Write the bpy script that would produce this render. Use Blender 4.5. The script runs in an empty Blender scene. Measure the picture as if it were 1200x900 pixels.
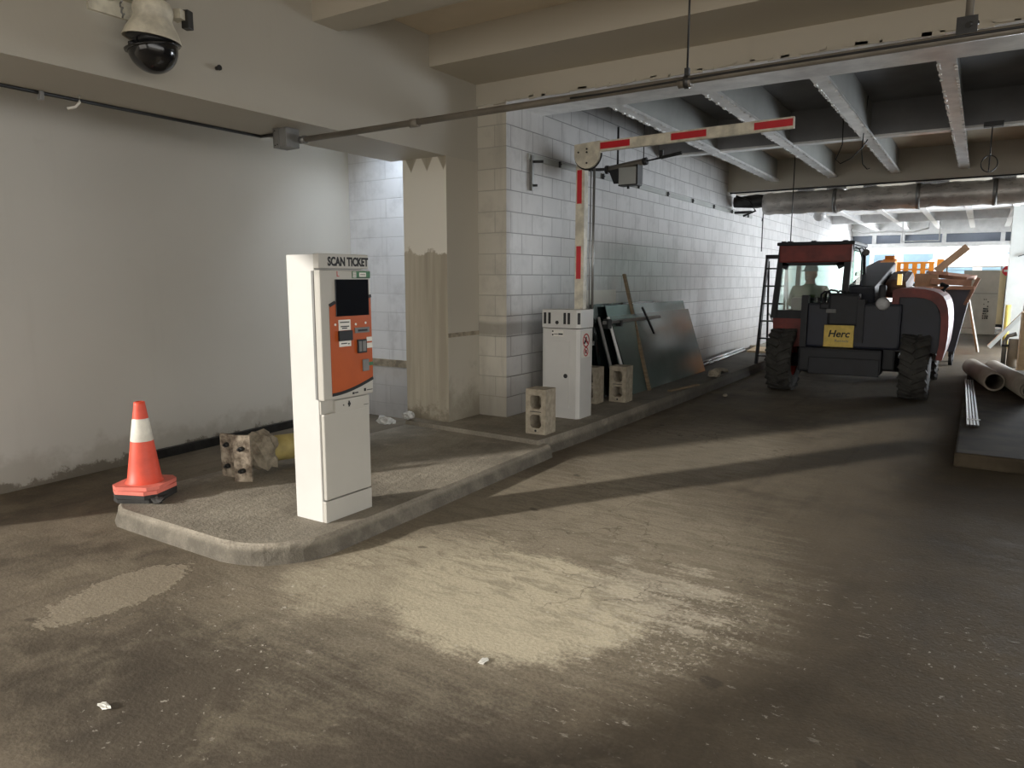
import bpy, bmesh, math, random
from mathutils import Vector, Matrix, Euler
random.seed(7)
PI = math.pi
C = bpy.context.scene.collection

# ------------------------------------------------------------------ materials
def S(r, g, b):
    f = lambda c: (c/255/12.92) if c/255 <= .04045 else ((c/255+.055)/1.055)**2.4
    return (f(r), f(g), f(b), 1)

class G:
    """small node-graph helper"""
    def __init__(self, name):
        self.m = bpy.data.materials.new(name); self.m.use_nodes = True
        self.nt = self.m.node_tree; self.n = self.nt.nodes; self.l = self.nt.links
        self.b = self.n['Principled BSDF']
        self._pos = None
    def put(self, sock, v):
        if hasattr(v, 'is_output'): self.l.new(v, sock)
        else: sock.default_value = v
    def math(self, op, a, b=0.0, c=0.0):
        q = self.n.new('ShaderNodeMath'); q.operation = op
        for i, v in enumerate((a, b, c)): self.put(q.inputs[i], v)
        return q.outputs[0]
    def pos(self, obj=False):
        if obj:
            return self.n.new('ShaderNodeTexCoord').outputs['Object']
        if self._pos is None: self._pos = self.n.new('ShaderNodeNewGeometry').outputs['Position']
        return self._pos
    def sep(self, v):
        q = self.n.new('ShaderNodeSeparateXYZ'); self.l.new(v, q.inputs[0]); return q.outputs
    def comb(self, x, y, z):
        q = self.n.new('ShaderNodeCombineXYZ')
        for i, v in enumerate((x, y, z)): self.put(q.inputs[i], v)
        return q.outputs[0]
    def mapping(self, v, scale=(1,1,1), rot=(0,0,0), loc=(0,0,0)):
        q = self.n.new('ShaderNodeMapping'); self.l.new(v, q.inputs[0])
        q.inputs['Scale'].default_value = scale; q.inputs['Rotation'].default_value = rot; q.inputs['Location'].default_value = loc
        return q.outputs[0]
    def noise(self, v, scale, detail=4, rough=.55, dist=0):
        q = self.n.new('ShaderNodeTexNoise'); self.l.new(v, q.inputs['Vector'])
        q.inputs['Scale'].default_value = scale; q.inputs['Detail'].default_value = detail
        q.inputs['Roughness'].default_value = rough; q.inputs['Distortion'].default_value = dist
        return q.outputs[0]
    def ramp(self, v, lo, hi, a=0., b=1.):
        q = self.n.new('ShaderNodeMapRange'); q.interpolation_type = 'SMOOTHSTEP'
        self.put(q.inputs[0], v); q.inputs[1].default_value = lo; q.inputs[2].default_value = hi
        q.inputs[3].default_value = a; q.inputs[4].default_value = b
        return q.outputs[0]
    def mix(self, f, a, b, mode='MIX'):
        q = self.n.new('ShaderNodeMix'); q.data_type = 'RGBA'; q.blend_type = mode
        self.put(q.inputs[0], f); self.put(q.inputs[6], a); self.put(q.inputs[7], b)
        return q.outputs[2]
    def bump(self, h, strength=.3, dist=.01):
        q = self.n.new('ShaderNodeBump'); self.l.new(h, q.inputs['Height'])
        q.inputs['Strength'].default_value = strength; q.inputs['Distance'].default_value = dist
        self.l.new(q.outputs[0], self.b.inputs['Normal'])
    def color(self, c): self.put(self.b.inputs['Base Color'], c)
    def rough(self, r): self.put(self.b.inputs['Roughness'], r)

def mat(name, col, rough=.6, metal=0., var=.12, scale=6, bump=0., col2=None, spec=None, emis=None):
    g = G(name)
    v = g.pos(True)
    nz = g.noise(v, scale, 5, .6)
    dark = tuple(c*(1-var*2) for c in col[:3])+(1,) if col2 is None else col2
    lite = tuple(min(1, c*(1+var*.6)) for c in col[:3])+(1,)
    g.color(g.mix(g.ramp(nz, .3, .7), dark, lite))
    g.rough(rough); g.b.inputs['Metallic'].default_value = metal
    if bump: g.bump(g.noise(v, scale*6, 4), bump, .01)
    if spec is not None: g.b.inputs['Specular IOR Level'].default_value = spec
    if emis: g.b.inputs['Emission Color'].default_value = emis[0]; g.b.inputs['Emission Strength'].default_value = emis[1]
    return g.m

def floor_mat():
    g = G('worn_concrete_floor'); P = g.pos(); x, y, z = g.sep(P)
    n1 = g.noise(P, .9, 6, .6, .4); n2 = g.noise(P, 5, 6, .65); n3 = g.noise(P, 60, 3, .6)
    st = g.noise(g.mapping(P, (1.2, 9, 1), (0, 0, math.radians(20))), 1.6, 6, .65, .3)
    st2 = g.noise(g.mapping(P, (6, .7, 1), (0, 0, math.radians(8))), 1.5, 5, .6, .3)
    col = g.mix(g.ramp(n1, .3, .7), S(88, 80, 69), S(124, 114, 99))
    col = g.mix(g.ramp(n2, .35, .75, 0, .5), col, S(144, 133, 116))
    col = g.mix(g.ramp(st2, .5, .8, 0, .4), col, S(70, 64, 58))
    # right-hand side of the lane painted darker where the beam throws shade
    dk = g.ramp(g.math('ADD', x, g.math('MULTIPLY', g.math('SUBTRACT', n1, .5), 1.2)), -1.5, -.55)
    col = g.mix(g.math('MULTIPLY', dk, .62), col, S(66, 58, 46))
    # dark tongue at the front of the lane
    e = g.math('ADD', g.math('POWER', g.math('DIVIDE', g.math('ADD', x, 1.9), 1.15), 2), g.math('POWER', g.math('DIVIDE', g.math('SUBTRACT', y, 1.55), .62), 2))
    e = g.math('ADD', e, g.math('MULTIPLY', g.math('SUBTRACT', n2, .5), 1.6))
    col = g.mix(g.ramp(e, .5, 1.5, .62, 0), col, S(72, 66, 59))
    def blob(cx, cy, rx, ry, rot=0, nz=1.5, lo=.6, hi=1.05, amt=.8, c=S(205, 196, 176), fine=.4):
        nonlocal col
        dx = g.math('SUBTRACT', x, cx); dy = g.math('SUBTRACT', y, cy)
        ca, sa = math.cos(rot), math.sin(rot)
        u = g.math('ADD', g.math('MULTIPLY', dx, ca), g.math('MULTIPLY', dy, sa))
        w = g.math('SUBTRACT', g.math('MULTIPLY', dy, ca), g.math('MULTIPLY', dx, sa))
        e = g.math('ADD', g.math('POWER', g.math('DIVIDE', u, rx), 2), g.math('POWER', g.math('DIVIDE', w, ry), 2))
        e = g.math('ADD', e, g.math('MULTIPLY', g.math('SUBTRACT', n2, .5), nz))
        e = g.math('ADD', e, g.math('MULTIPLY', g.math('SUBTRACT', st, .5), nz))
        e = g.math('ADD', e, g.math('MULTIPLY', g.math('SUBTRACT', n3, .5), fine))
        f = g.ramp(e, lo, hi, amt, 0)
        col = g.mix(f, col, c)
    # dusty swept patch in the lane, halo then core
    blob(-2.2, 3.4, 1.5, 1.7, .2, 1.2, .35, 1.3, .50, S(172, 162, 143))
    blob(-1.75, 2.75, .72, .62, .1, .9, .55, 1.0, .85, S(206, 196, 172))
    blob(-2.45, 2.75, .5, .75, -.3, 1.4, .35, 1.0, .6, S(196, 186, 163))
    blob(-2.1, 6.1, .8, 1.6, -.1, 1.2, .3, 1.2, .45, S(160, 152, 136))
    blob(-1.25, 3.15, .5, .5, .3, 2.6, .2, .6, .6, S(190, 181, 163), .9)
    # patched rectangle on the left
    blob(-3.41, 1.78, .20, .40, .12, 1.5, .98, 1.02, .35, S(96, 88, 76))
    blob(-3.41, 1.78, .20, .40, .12, 1.5, .84, .97, .5, S(178, 167, 147), .9)
    # mottling inside the dust, hairline cracks, cloudy scuffs in front
    mo = g.noise(g.mapping(P, (1.6, 5, 1), (0, 0, .5)), 2.6, 7, .7, .8)
    inner = g.math('MULTIPLY', g.ramp(x, -3.2, -2.6), g.math('MULTIPLY', g.ramp(x, -1.1, -.6, 1, 0), g.ramp(y, 2.2, 2.9)))
    col = g.mix(g.math('MULTIPLY', g.math('MULTIPLY', g.ramp(mo, .47, .6), inner), .42), col, S(112, 104, 88))
    vo = g.n.new('ShaderNodeTexVoronoi'); vo.feature = 'DISTANCE_TO_EDGE'; vo.inputs['Scale'].default_value = 1.3
    wv = g.n.new('ShaderNodeVectorMath'); wv.operation = 'ADD'; g.l.new(P, wv.inputs[0])
    nq = g.n.new('ShaderNodeTexNoise'); nq.inputs['Scale'].default_value = 3; nq.inputs['Detail'].default_value = 6; g.l.new(P, nq.inputs['Vector']); g.l.new(nq.outputs['Color'], wv.inputs[1])
    g.l.new(wv.outputs[0], vo.inputs['Vector'])
    ck = g.math('MULTIPLY', g.ramp(vo.outputs['Distance'], .004, .012, 1, 0), g.math('MULTIPLY', inner, g.ramp(n1, .48, .56)))
    col = g.mix(g.math('MULTIPLY', ck, .5), col, S(84, 76, 64))
    cl = g.noise(P, 2.3, 6, .68, .6)
    col = g.mix(g.math('MULTIPLY', g.ramp(cl, .5, .66), g.ramp(y, 2.6, 1.9, 0, .38)), col, S(150, 140, 121))
    # gritty cluster right of the dust
    gr = g.ramp(g.noise(P, 34, 4, .75), .52, .62)
    ga = g.math('ADD', g.math('POWER', g.math('DIVIDE', g.math('ADD', x, 1.05), .42), 2), g.math('POWER', g.math('DIVIDE', g.math('SUBTRACT', y, 2.95), .55), 2))
    ga = g.math('ADD', ga, g.math('MULTIPLY', g.math('SUBTRACT', n2, .5), 2.5))
    col = g.mix(g.math('MULTIPLY', gr, g.ramp(ga, .2, 1.1, .55, 0)), col, S(200, 192, 175))
    # smears and paint flecks
    fl = g.noise(g.mapping(P, (5, 14, 1), (0, 0, .6)), 2.2, 8, .75)
    area = g.ramp(g.noise(P, 1.1, 2), .45, .62)
    near = g.math('MULTIPLY', g.ramp(x, -3.9, -3.2), g.math('MULTIPLY', g.ramp(y, .6, 1.4), g.ramp(y, 3.4, 4.6, 1, 0)))
    fk = g.math('MULTIPLY', g.math('MULTIPLY', g.ramp(fl, .60, .64), area), g.math('MULTIPLY', near, g.ramp(y, 1.5, 2.1)))
    col = g.mix(g.math('MULTIPLY', fk, .6), col, S(205, 198, 184))
    speck = g.math('MULTIPLY', g.ramp(g.noise(P, 26, 3, .7), .64, .69), g.math('MULTIPLY', near, g.ramp(n1, .45, .6)))
    col = g.mix(g.math('MULTIPLY', speck, .7), col, S(215, 208, 195))
    sp2 = g.ramp(g.noise(g.mapping(P, (1, 1, 1), loc=(7, 3, 0)), 5.5, 1, .4), .74, .79)
    col = g.mix(g.math('MULTIPLY', sp2, .55), col, S(60, 54, 48))
    col = g.mix(g.ramp(n3, .3, .75, 0, .22), col, S(52, 47, 42))
    g.color(col); g.rough(g.ramp(n2, .3, .7, .7, .9)); g.b.inputs['Specular IOR Level'].default_value = .12
    h = g.math('ADD', g.math('MULTIPLY', n3, .4), g.math('ADD', n2, g.math('MULTIPLY', st, .15)))
    g.bump(h, .3, .02)
    return g.m

def kerb_mat():
    g = G('kerb_concrete'); P = g.pos(); x, y, z = g.sep(P)
    n1 = g.noise(P, 1.6, 6, .6, .3); n2 = g.noise(P, 7, 6, .65); n3 = g.noise(P, 70, 3, .6)
    col = g.mix(g.ramp(n1, .3, .7), S(118, 111, 99), S(158, 150, 135))
    col = g.mix(g.ramp(n2, .5, .8, 0, .6), col, S(182, 172, 154))
    col = g.mix(g.ramp(n3, .35, .75, 0, .3), col, S(70, 64, 57))
    br = g.math('SINE', g.math('MULTIPLY', g.math('ADD', g.math('MULTIPLY', x, .95), g.math('MULTIPLY', y, .25)), 95))
    # sides darker below the top edge
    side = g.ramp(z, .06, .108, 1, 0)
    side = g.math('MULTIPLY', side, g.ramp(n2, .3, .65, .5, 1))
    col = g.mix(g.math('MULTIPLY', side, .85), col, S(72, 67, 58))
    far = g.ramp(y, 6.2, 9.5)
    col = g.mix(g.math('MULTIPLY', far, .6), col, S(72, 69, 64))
    g.color(col); g.rough(.85)
    h = g.math('ADD', g.math('MULTIPLY', n3, .5), n2)
    h = g.math('ADD', h, g.math('MULTIPLY', br, .05))
    g.bump(h, .5, .02)
    return g.m

def plaster_mat(name, base, dirt, base_h=None, dirt_amt=.4, rough=.55):
    g = G(name); P = g.pos(); x, y, z = g.sep(P)
    n1 = g.noise(P, .7, 4, .5); n2 = g.noise(P, 3.5, 6, .65)
    st = g.noise(g.mapping(P, (4, 4, .35)), 1.5, 5, .6)
    col = g.mix(g.ramp(n1, .3, .7), tuple(c*.93 for c in base[:3])+(1,), base)
    col = g.mix(g.ramp(st, .58, .85, 0, .12), col, dirt)
    col = g.mix(g.ramp(n2, .62, .85, 0, .2), col, dirt)
    if base_h:
        k = g.math('ADD', z, g.math('MULTIPLY', g.math('SUBTRACT', n2, .5), base_h*2.2))
        f = g.ramp(k, base_h*.35, base_h, dirt_amt, 0)
        col = g.mix(f, col, dirt)
        k2 = g.math('ADD', z, g.math('MULTIPLY', g.math('SUBTRACT', g.noise(P, 6, 6, .7), .5), .35))
        col = g.mix(g.ramp(k2, .05, .09, .8, 0), col, S(92, 84, 70))
    g.color(col); g.rough(rough); g.bump(g.noise(P, 35, 4), .08, .01)
    return g.m

def column_mat():
    g = G('bare_concrete_with_white_patch'); P = g.pos(); x, y, z = g.sep(P)
    n2 = g.noise(P, 5, 6, .65); n1 = g.noise(P, 1.5, 4)
    st = g.noise(g.mapping(P, (7, 7, .4)), 1.2, 5, .6)
    conc = g.mix(g.ramp(st, .3, .7), S(158, 150, 133), S(186, 178, 160))
    conc = g.mix(g.ramp(n2, .6, .8, 0, .5), conc, S(128, 120, 104))
    jag = g.math('ABSOLUTE', g.math('SUBTRACT', g.math('FRACT', g.math('MULTIPLY', x, 5.2)), .5))
    edge = g.math('ADD', z, g.math('MULTIPLY', g.math('SUBTRACT', n2, .5), .5))
    edge2 = g.math('ADD', z, g.math('MULTIPLY', jag, .35))
    f = g.math('MULTIPLY', g.ramp(edge, 1.72, 1.76), g.ramp(edge2, 2.66, 2.69, 1, 0))
    col = g.mix(f, conc, S(226, 222, 210))
    # dark crack line and broken foot
    foot = g.math('ADD', z, g.math('MULTIPLY', g.math('SUBTRACT', g.noise(P, 8, 6, .7), .5), .9))
    col = g.mix(g.ramp(foot, .12, .3, .7, 0), col, S(112, 103, 86))
    g.color(col); g.rough(.8); g.bump(g.math('ADD', n2, g.math('MULTIPLY', f, .3)), .25, .015)
    return g.m

def block_mat(name, axis, paint, mortar=.44, width=.4, band=.5):
    g = G(name); P = g.pos(); x, y, z = g.sep(P)
    a = y if axis == 'y' else x
    v = g.comb(a, g.math('SUBTRACT', z, .15), 0.)
    q = g.n.new('ShaderNodeTexBrick'); g.l.new(v, q.inputs['Vector'])
    q.offset = .5; q.inputs['Scale'].default_value = 1
    q.inputs['Brick Width'].default_value = width; q.inputs['Row Height'].default_value = .2
    q.inputs['Mortar Size'].default_value = .0055; q.inputs['Mortar Smooth'].default_value = .3
    q.inputs['Bias'].default_value = -.2
    d = tuple(c*.88 for c in paint[:3])+(1,)
    q.inputs['Color1'].default_value = paint; q.inputs['Color2'].default_value = d
    q.inputs['Mortar'].default_value = tuple(c*mortar for c in paint[:3])+(1,)
    n2 = g.noise(P, 4, 6, .65)
    st = g.noise(g.mapping(P, (5, 5, .5)), 1.6, 5, .65)
    col = g.mix(g.ramp(n2, .45, .75, 0, .55), q.outputs['Color'], tuple(c*.62 for c in paint[:3])+(1,))
    col = g.mix(g.ramp(st, .5, .75, 0, .5), col, tuple(c*.6 for c in paint[:3])+(1,))
    low = g.math('ADD', z, g.math('MULTIPLY', g.math('SUBTRACT', n2, .5), .8))
    col = g.mix(g.ramp(low, .15, .8, .42, 0), col, S(120, 112, 98))
    # dark scuffed band
    bd = g.math('ABSOLUTE', g.math('SUBTRACT', g.math('ADD', z, g.math('MULTIPLY', g.math('SUBTRACT', n2, .5), .08)), 1.02))
    col = g.mix(g.math('MULTIPLY', g.ramp(bd, .04, .09, band, 0), g.ramp(y, 6.5, 8, 1, 0)), col, S(96, 90, 80))
    g.color(col); g.rough(.42); g.b.inputs['Specular IOR Level'].default_value = .5
    h = g.math('SUBTRACT', g.math('MULTIPLY', n2, .12), q.outputs['Fac'])
    g.bump(h, .55, .012)
    return g.m

def wood_mat(name, a, b, scale=(1, 1, 14)):
    g = G(name); v = g.pos(True)
    n = g.noise(g.mapping(v, scale), 3, 5, .6, .5)
    g.color(g.mix(g.ramp(n, .3, .7), a, b)); g.rough(.75); return g.m

def glass_mat(name, col, alpha_rough=.04):
    g = G(name); g.b.inputs['Base Color'].default_value = col
    g.rough(alpha_rough); g.b.inputs['Transmission Weight'].default_value = .85; g.b.inputs['IOR'].default_value = 1.45
    return g.m

def thin_glass(name, tint, f=.12):
    """window pane: mostly see-through with a reflection"""
    m = bpy.data.materials.new(name); m.use_nodes = True; nt = m.node_tree; nt.nodes.clear()
    o = nt.nodes.new('ShaderNodeOutputMaterial'); t = nt.nodes.new('ShaderNodeBsdfTransparent'); gl = nt.nodes.new('ShaderNodeBsdfGlossy')
    t.inputs[0].default_value = tint; gl.inputs['Roughness'].default_value = .05
    mx = nt.nodes.new('ShaderNodeMixShader'); mx.inputs[0].default_value = f
    nt.links.new(t.outputs[0], mx.inputs[1]); nt.links.new(gl.outputs[0], mx.inputs[2]); nt.links.new(mx.outputs[0], o.inputs[0])
    return m

def duct_mat():
    g = G('silver_foil_wrap'); v = g.pos(True)
    n = g.noise(g.mapping(v, (.6, 2.2, 2.2)), 7, 6, .7, .6); n2 = g.noise(v, 2, 4)
    g.color(g.mix(g.ramp(n2, .3, .7), S(176, 172, 168), S(222, 218, 212)))
    g.b.inputs['Metallic'].default_value = .25; g.rough(g.ramp(n, .3, .7, .22, .45)); g.bump(n, .35, .02)
    return g.m

M = {}
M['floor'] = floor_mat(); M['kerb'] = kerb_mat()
M['wall_grey'] = plaster_mat('grey_white_wall_paint', S(200, 197, 189), S(150, 143, 129), .3, .5)
M['cream'] = plaster_mat('cream_ceiling_paint', S(194, 187, 172), S(150, 142, 126))
M['beam_face'] = plaster_mat('bulkhead_paint', S(178, 173, 161), S(146, 139, 124))
M['column'] = column_mat()
M['column_side'] = plaster_mat('column_side_paint', S(184, 178, 164), S(120, 111, 92), .55, .55)
M['block_y'] = block_mat('painted_block_wall', 'y', S(204, 203, 202))
M['block_x'] = block_mat('painted_block_pier', 'x', S(198, 193, 180), .72)
M['block_alcove'] = block_mat('painted_block_alcove', 'x', S(228, 230, 234), .8, 1.2, 0.)
M['ceil_dark'] = mat('dark_ceiling_deck', S(150, 151, 154), .8, var=.1, scale=1.5)
M['ceil_cream'] = mat('cream_ceiling_deck', S(216, 203, 182), .8, var=.06, scale=1.2)
M['joist'] = mat('silvery_joist_paint', S(236, 236, 234), .3, .15, var=.1, scale=5)
M['white_beam'] = mat('bright_white_beam', S(242, 243, 243), .5, var=.05)
M['grey_panel'] = mat('blue_grey_panel', S(140, 148, 162), .6, var=.06, scale=2)
M['white'] = mat('white_powder_coat', S(200, 199, 195), .38, var=.02, scale=3)
M['white_dirty'] = mat('off_white_housing', S(214, 208, 190), .5, var=.16, scale=9)
M['white_shaded'] = mat('shaded_white_front_panel', S(176, 173, 165), .4, var=.02, scale=3)  # white coat copied darker, shade of the lane-facing front put into its colour
M['orange'] = mat('orange_panel', S(172, 80, 30), .4, var=.06, scale=3)
M['screen'] = mat('dark_screen', S(14, 16, 22), .12, var=.02)
M['black'] = mat('black_plastic', S(22, 22, 24), .5, var=.1)
M['ink'] = mat('black_ink', S(14, 14, 15), .6, var=0)
M['grey_plastic'] = mat('grey_plastic', S(118, 118, 116), .5)
M['paper'] = mat('white_sticker', S(220, 218, 210), .6, var=.03)
M['green'] = mat('green_sticker', S(62, 112, 78), .6, var=.03)
M['red'] = mat('red_reflective', S(196, 26, 38), .35, var=.05)
M['redink'] = mat('red_ink', S(176, 40, 40), .6, var=0)
M['cone'] = mat('orange_red_cone', S(226, 84, 60), .5, var=.08, scale=8)
M['cone_base'] = mat('faded_pink_red_cone_base', S(228, 122, 106), .6, var=.1, scale=9)
M['collar'] = mat('white_reflective_collar', S(226, 222, 210), .4, var=.08, scale=14)
M['rubber'] = mat('black_rubber', S(46, 44, 42), .8, var=.2, scale=9, bump=.2)
M['block'] = mat('grey_concrete_block', S(168, 158, 140), .9, var=.14, scale=20, bump=.5)
M['rust'] = mat('rusty_pitted_steel', S(168, 156, 138), .75, .1, var=.2, scale=16, bump=.4, col2=S(84, 70, 56))
M['oldconc'] = mat('broken_concrete', S(158, 148, 130), .95, var=.2, scale=14, bump=.7)
M['yellow_pipe'] = mat('faded_yellow_paint', S(176, 160, 100), .6, var=.16, scale=6)
M['steel'] = mat('galvanised_steel', S(150, 150, 148), .35, .7, var=.1, scale=5)
M['pipe_grey'] = mat('dull_grey_pipe', S(122, 116, 106), .5, .2, var=.14, scale=4)
M['dark_steel'] = mat('dark_steel', S(62, 62, 62), .45, .6, var=.2, scale=7)
M['shiny'] = mat('bright_tube_steel', S(222, 224, 226), .16, .95, var=.05)
M['foil'] = duct_mat()
M['wood'] = wood_mat('weathered_plank', S(112, 96, 74), S(140, 122, 96))
M['ply'] = wood_mat('pale_plywood', S(206, 182, 146), S(224, 202, 166), (1, 1, 6))
M['board_grey'] = mat('grey_beige_sheet', S(186, 178, 162), .8, var=.06, scale=2)
M['board_cream'] = mat('cream_sheet', S(232, 216, 176), .8, var=.05, scale=2)
M['card'] = mat('brown_cardboard', S(176, 146, 120), .85, var=.1, scale=4)
M['cardtube'] = mat('grey_beige_tube', S(148, 138, 124), .75, var=.1, scale=4)
M['glass'] = thin_glass('pane_glass', (.9, .97, .95, 1), .1)
M['sheet'] = mat('grey_green_glass_sheet', S(92, 106, 102), .16, 0., var=.07, scale=1.6, spec=.7)
M['sheet_pale'] = mat('pale_green_glass_sheet', S(116, 140, 138), .14, 0., var=.1, scale=1.6, spec=.8)
M['sheet_dark'] = mat('dark_green_glass_edge', S(20, 30, 30), .15, 0., var=.1, spec=.7)
M['tel_red'] = mat('faded_red_machine_paint', S(128, 44, 34), .5, var=.22, scale=4)
M['tel_black'] = mat('black_machine_paint', S(21, 23, 29), .55, var=.25, scale=5)
M['tel_dark'] = mat('flare_tinted_machine_panel', S(21, 26, 42), .5, var=.2, scale=4)  # flare's blue cast and backlit dark put into this panel colour
M['tel_orange'] = mat('orange_machine_paint', S(244, 150, 46), .45, var=.1, scale=4)
M['hood_side'] = mat('dusty_pink_red_panel', S(118, 70, 64), .6, var=.15, scale=5)
M['boom_brown'] = mat('dusty_brown_machine_paint', S(92, 66, 56), .6, var=.25, scale=4)
M['kerb_dark'] = mat('dark_brown_kerb', S(72, 64, 52), .95, var=.25, scale=3, bump=.15, spec=.08)  # darker brown than the other kerbs
M['tyre'] = mat('dusty_tyre_rubber', S(66, 64, 60), .85, var=.22, scale=9, bump=.2)
M['plate_yellow'] = mat('yellow_plate', S(228, 196, 92), .5, var=.08, scale=12)
M['lamp_lens'] = mat('clear_lamp_lens', S(205, 205, 205), .15, var=.05, scale=30)
M['amber'] = mat('glowing_amber_reflector', S(255, 214, 110), .2, var=.02, emis=(S(255, 214, 110), .7))  # faint glow added to a reflector that has no bulb
M['green_shirt'] = mat('green_shirt', S(86, 100, 62), .9, var=.12, scale=9)
M['skin'] = mat('skin', S(152, 112, 90), .6, var=.05)
M['trouser'] = mat('dark_trousers', S(44, 46, 54), .9)
M['cap'] = mat('grey_cap', S(110, 118, 116), .8)
M['plastic_clear'] = mat('crumpled_clear_plastic', S(200, 200, 196), .18, var=.15, scale=30)
M['brick_out'] = mat('pale_facade', S(214, 222, 228), .7, var=.06, scale=.6)
M['win_out'] = mat('blue_facade_glass', S(120, 150, 170), .3, var=.12, scale=.8)
M['tent'] = mat('white_tent_cloth', S(236, 236, 236), .8, var=.02)
M['rib'] = mat('grey_wall_paint', S(170, 172, 168), .6, var=.06, scale=2)
M['dome'] = mat('smoked_dome', S(26, 26, 27), .12, var=.05)
M['yellow_post'] = mat('yellow_post_paint', S(196, 178, 92), .6)
M['dump'] = mat('dark_cart_plastic', S(56, 56, 66), .6, var=.15, scale=4)
M['brownboard'] = mat('brown_boards', S(150, 112, 92), .8, var=.15, scale=7)

# ------------------------------------------------------------------ mesh helpers
class MB:
    def __init__(s): s.bm = bmesh.new(); s.mi = 0
    def use(s, i): s.mi = i; return s
    def _tag(s, faces):
        for f in faces: f.material_index = s.mi
    def box(s, c, d, rot=None, bev=0.0, seg=2):
        r = bmesh.ops.create_cube(s.bm, size=1)
        vs = r['verts']
        mt = Matrix.Translation(c) @ ((rot if isinstance(rot, Matrix) else Euler(rot).to_matrix().to_4x4()) if rot is not None else Matrix()) @ Matrix.Diagonal((d[0], d[1], d[2], 1))
        bmesh.ops.transform(s.bm, matrix=mt, verts=vs)
        fs = list({f for v in vs for f in v.link_faces}); s._tag(fs)
        if bev:
            es = list({e for v in vs for e in v.link_edges})
            b = bmesh.ops.bevel(s.bm, geom=es, offset=bev, segments=seg, affect='EDGES', profile=.6)
            s._tag(b['faces'])
        return s
    def b2(s, x0, x1, y0, y1, z0, z1, bev=0.0):
        return s.box(((x0+x1)/2, (y0+y1)/2, (z0+z1)/2), (abs(x1-x0), abs(y1-y0), abs(z1-z0)), None, bev)
    def bar(s, p0, p1, w, h, up=(0, 0, 1), bev=0.0):
        p0, p1 = Vector(p0), Vector(p1); d = p1-p0; L = d.length; d.normalize()
        u = Vector(up); sx = d.cross(u)
        if sx.length < 1e-4: sx = d.cross(Vector((1, 0, 0)))
        sx.normalize(); uz = sx.cross(d)
        m = Matrix((sx, d, uz)).transposed().to_4x4()
        return s.box((p0+p1)/2, (w, L, h), m, bev)
    def tube(s, p0, p1, r0, r1=None, seg=20, cap=True):
        p0, p1 = Vector(p0), Vector(p1); d = p1-p0
        r1 = r0 if r1 is None else r1
        r = bmesh.ops.create_cone(s.bm, cap_ends=cap, segments=seg, radius1=r0, radius2=r1, depth=d.length)
        q = Vector((0, 0, 1)).rotation_difference(d.normalized()).to_matrix().to_4x4()
        bmesh.ops.transform(s.bm, matrix=Matrix.Translation((p0+p1)/2) @ q, verts=r['verts'])
        fs = {f for v in r['verts'] for f in v.link_faces}; s._tag(fs)
        for f in fs:
            if len(f.verts) == 4: f.smooth = True
        return s
    def pipe(s, p0, p1, ro, ri, seg=28):
        """hollow tube"""
        p0, p1 = Vector(p0), Vector(p1); d = (p1-p0); L = d.length
        q = Vector((0, 0, 1)).rotation_difference(d.normalized()).to_matrix().to_4x4()
        return s.lathe([(ri, 0), (ro, 0), (ro, L), (ri, L), (ri, 0)], Matrix.Translation(p0) @ q, seg)
    def lathe(s, prof, m=None, seg=28, smooth=True, arc=2*PI):
        m = m or Matrix(); rings = []
        n = seg if abs(arc-2*PI) < 1e-5 else seg+1
        for r, z in prof:
            if r < 1e-6: rings.append([s.bm.verts.new(m @ Vector((0, 0, z)))])
            else: rings.append([s.bm.verts.new(m @ Vector((r*math.cos(arc*i/seg), r*math.sin(arc*i/seg), z))) for i in range(n)])
        for a, b in zip(rings, rings[1:]):
            k = seg if n == seg else seg
            for i in range(k):
                j = (i+1) % n
                try:
                    if len(a) == 1 and len(b) == 1: continue
                    if len(a) == 1: f = s.bm.faces.new((a[0], b[j], b[i]))
                    elif len(b) == 1: f = s.bm.faces.new((a[i], a[j], b[0]))
                    else: f = s.bm.faces.new((a[i], a[j], b[j], b[i]))
                    f.material_index = s.mi; f.smooth = smooth
                except ValueError: pass
        return s
    def prism(s, poly, h, m=None):
        """polygon in local xy extruded along local z by h"""
        m = m or Matrix()
        a = [s.bm.verts.new(m @ Vector((x, y, 0))) for x, y in poly]
        b = [s.bm.verts.new(m @ Vector((x, y, h))) for x, y in poly]
        fs = [s.bm.faces.new(a[::-1]), s.bm.faces.new(b)]
        for i in range(len(a)):
            j = (i+1) % len(a); fs.append(s.bm.faces.new((a[i], a[j], b[j], b[i])))
        s._tag(fs); return s
    def sphere(s, c, r, sc=(1, 1, 1), u=20, v=12):
        q = bmesh.ops.create_uvsphere(s.bm, u_segments=u, v_segments=v, radius=r)
        bmesh.ops.transform(s.bm, matrix=Matrix.Translation(c) @ Matrix.Diagonal((*sc, 1)), verts=q['verts'])
        fs = {f for w in q['verts'] for f in w.link_faces}; s._tag(fs)
        for f in fs: f.smooth = True
        return s
    def path(s, pts, r, seg=8):
        """round tube swept along points"""
        pts = [Vector(p) for p in pts]; rings = []
        for i, p in enumerate(pts):
            d = (pts[min(i+1, len(pts)-1)]-pts[max(i-1, 0)]).normalized()
            a = d.cross(Vector((.13, .21, .97)));
            if a.length < 1e-3: a = d.cross(Vector((1, 0, 0)))
            a.normalize(); b = d.cross(a)
            rings.append([s.bm.verts.new(p + r*(math.cos(2*PI*k/seg)*a + math.sin(2*PI*k/seg)*b)) for k in range(seg)])
        for a, b in zip(rings, rings[1:]):
            for k in range(seg):
                f = s.bm.faces.new((a[k], a[(k+1) % seg], b[(k+1) % seg], b[k])); f.smooth = True; f.material_index = s.mi
        for e in (rings[0], rings[-1]):
            try: s.bm.faces.new(e).material_index = s.mi
            except ValueError: pass
        return s
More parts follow.
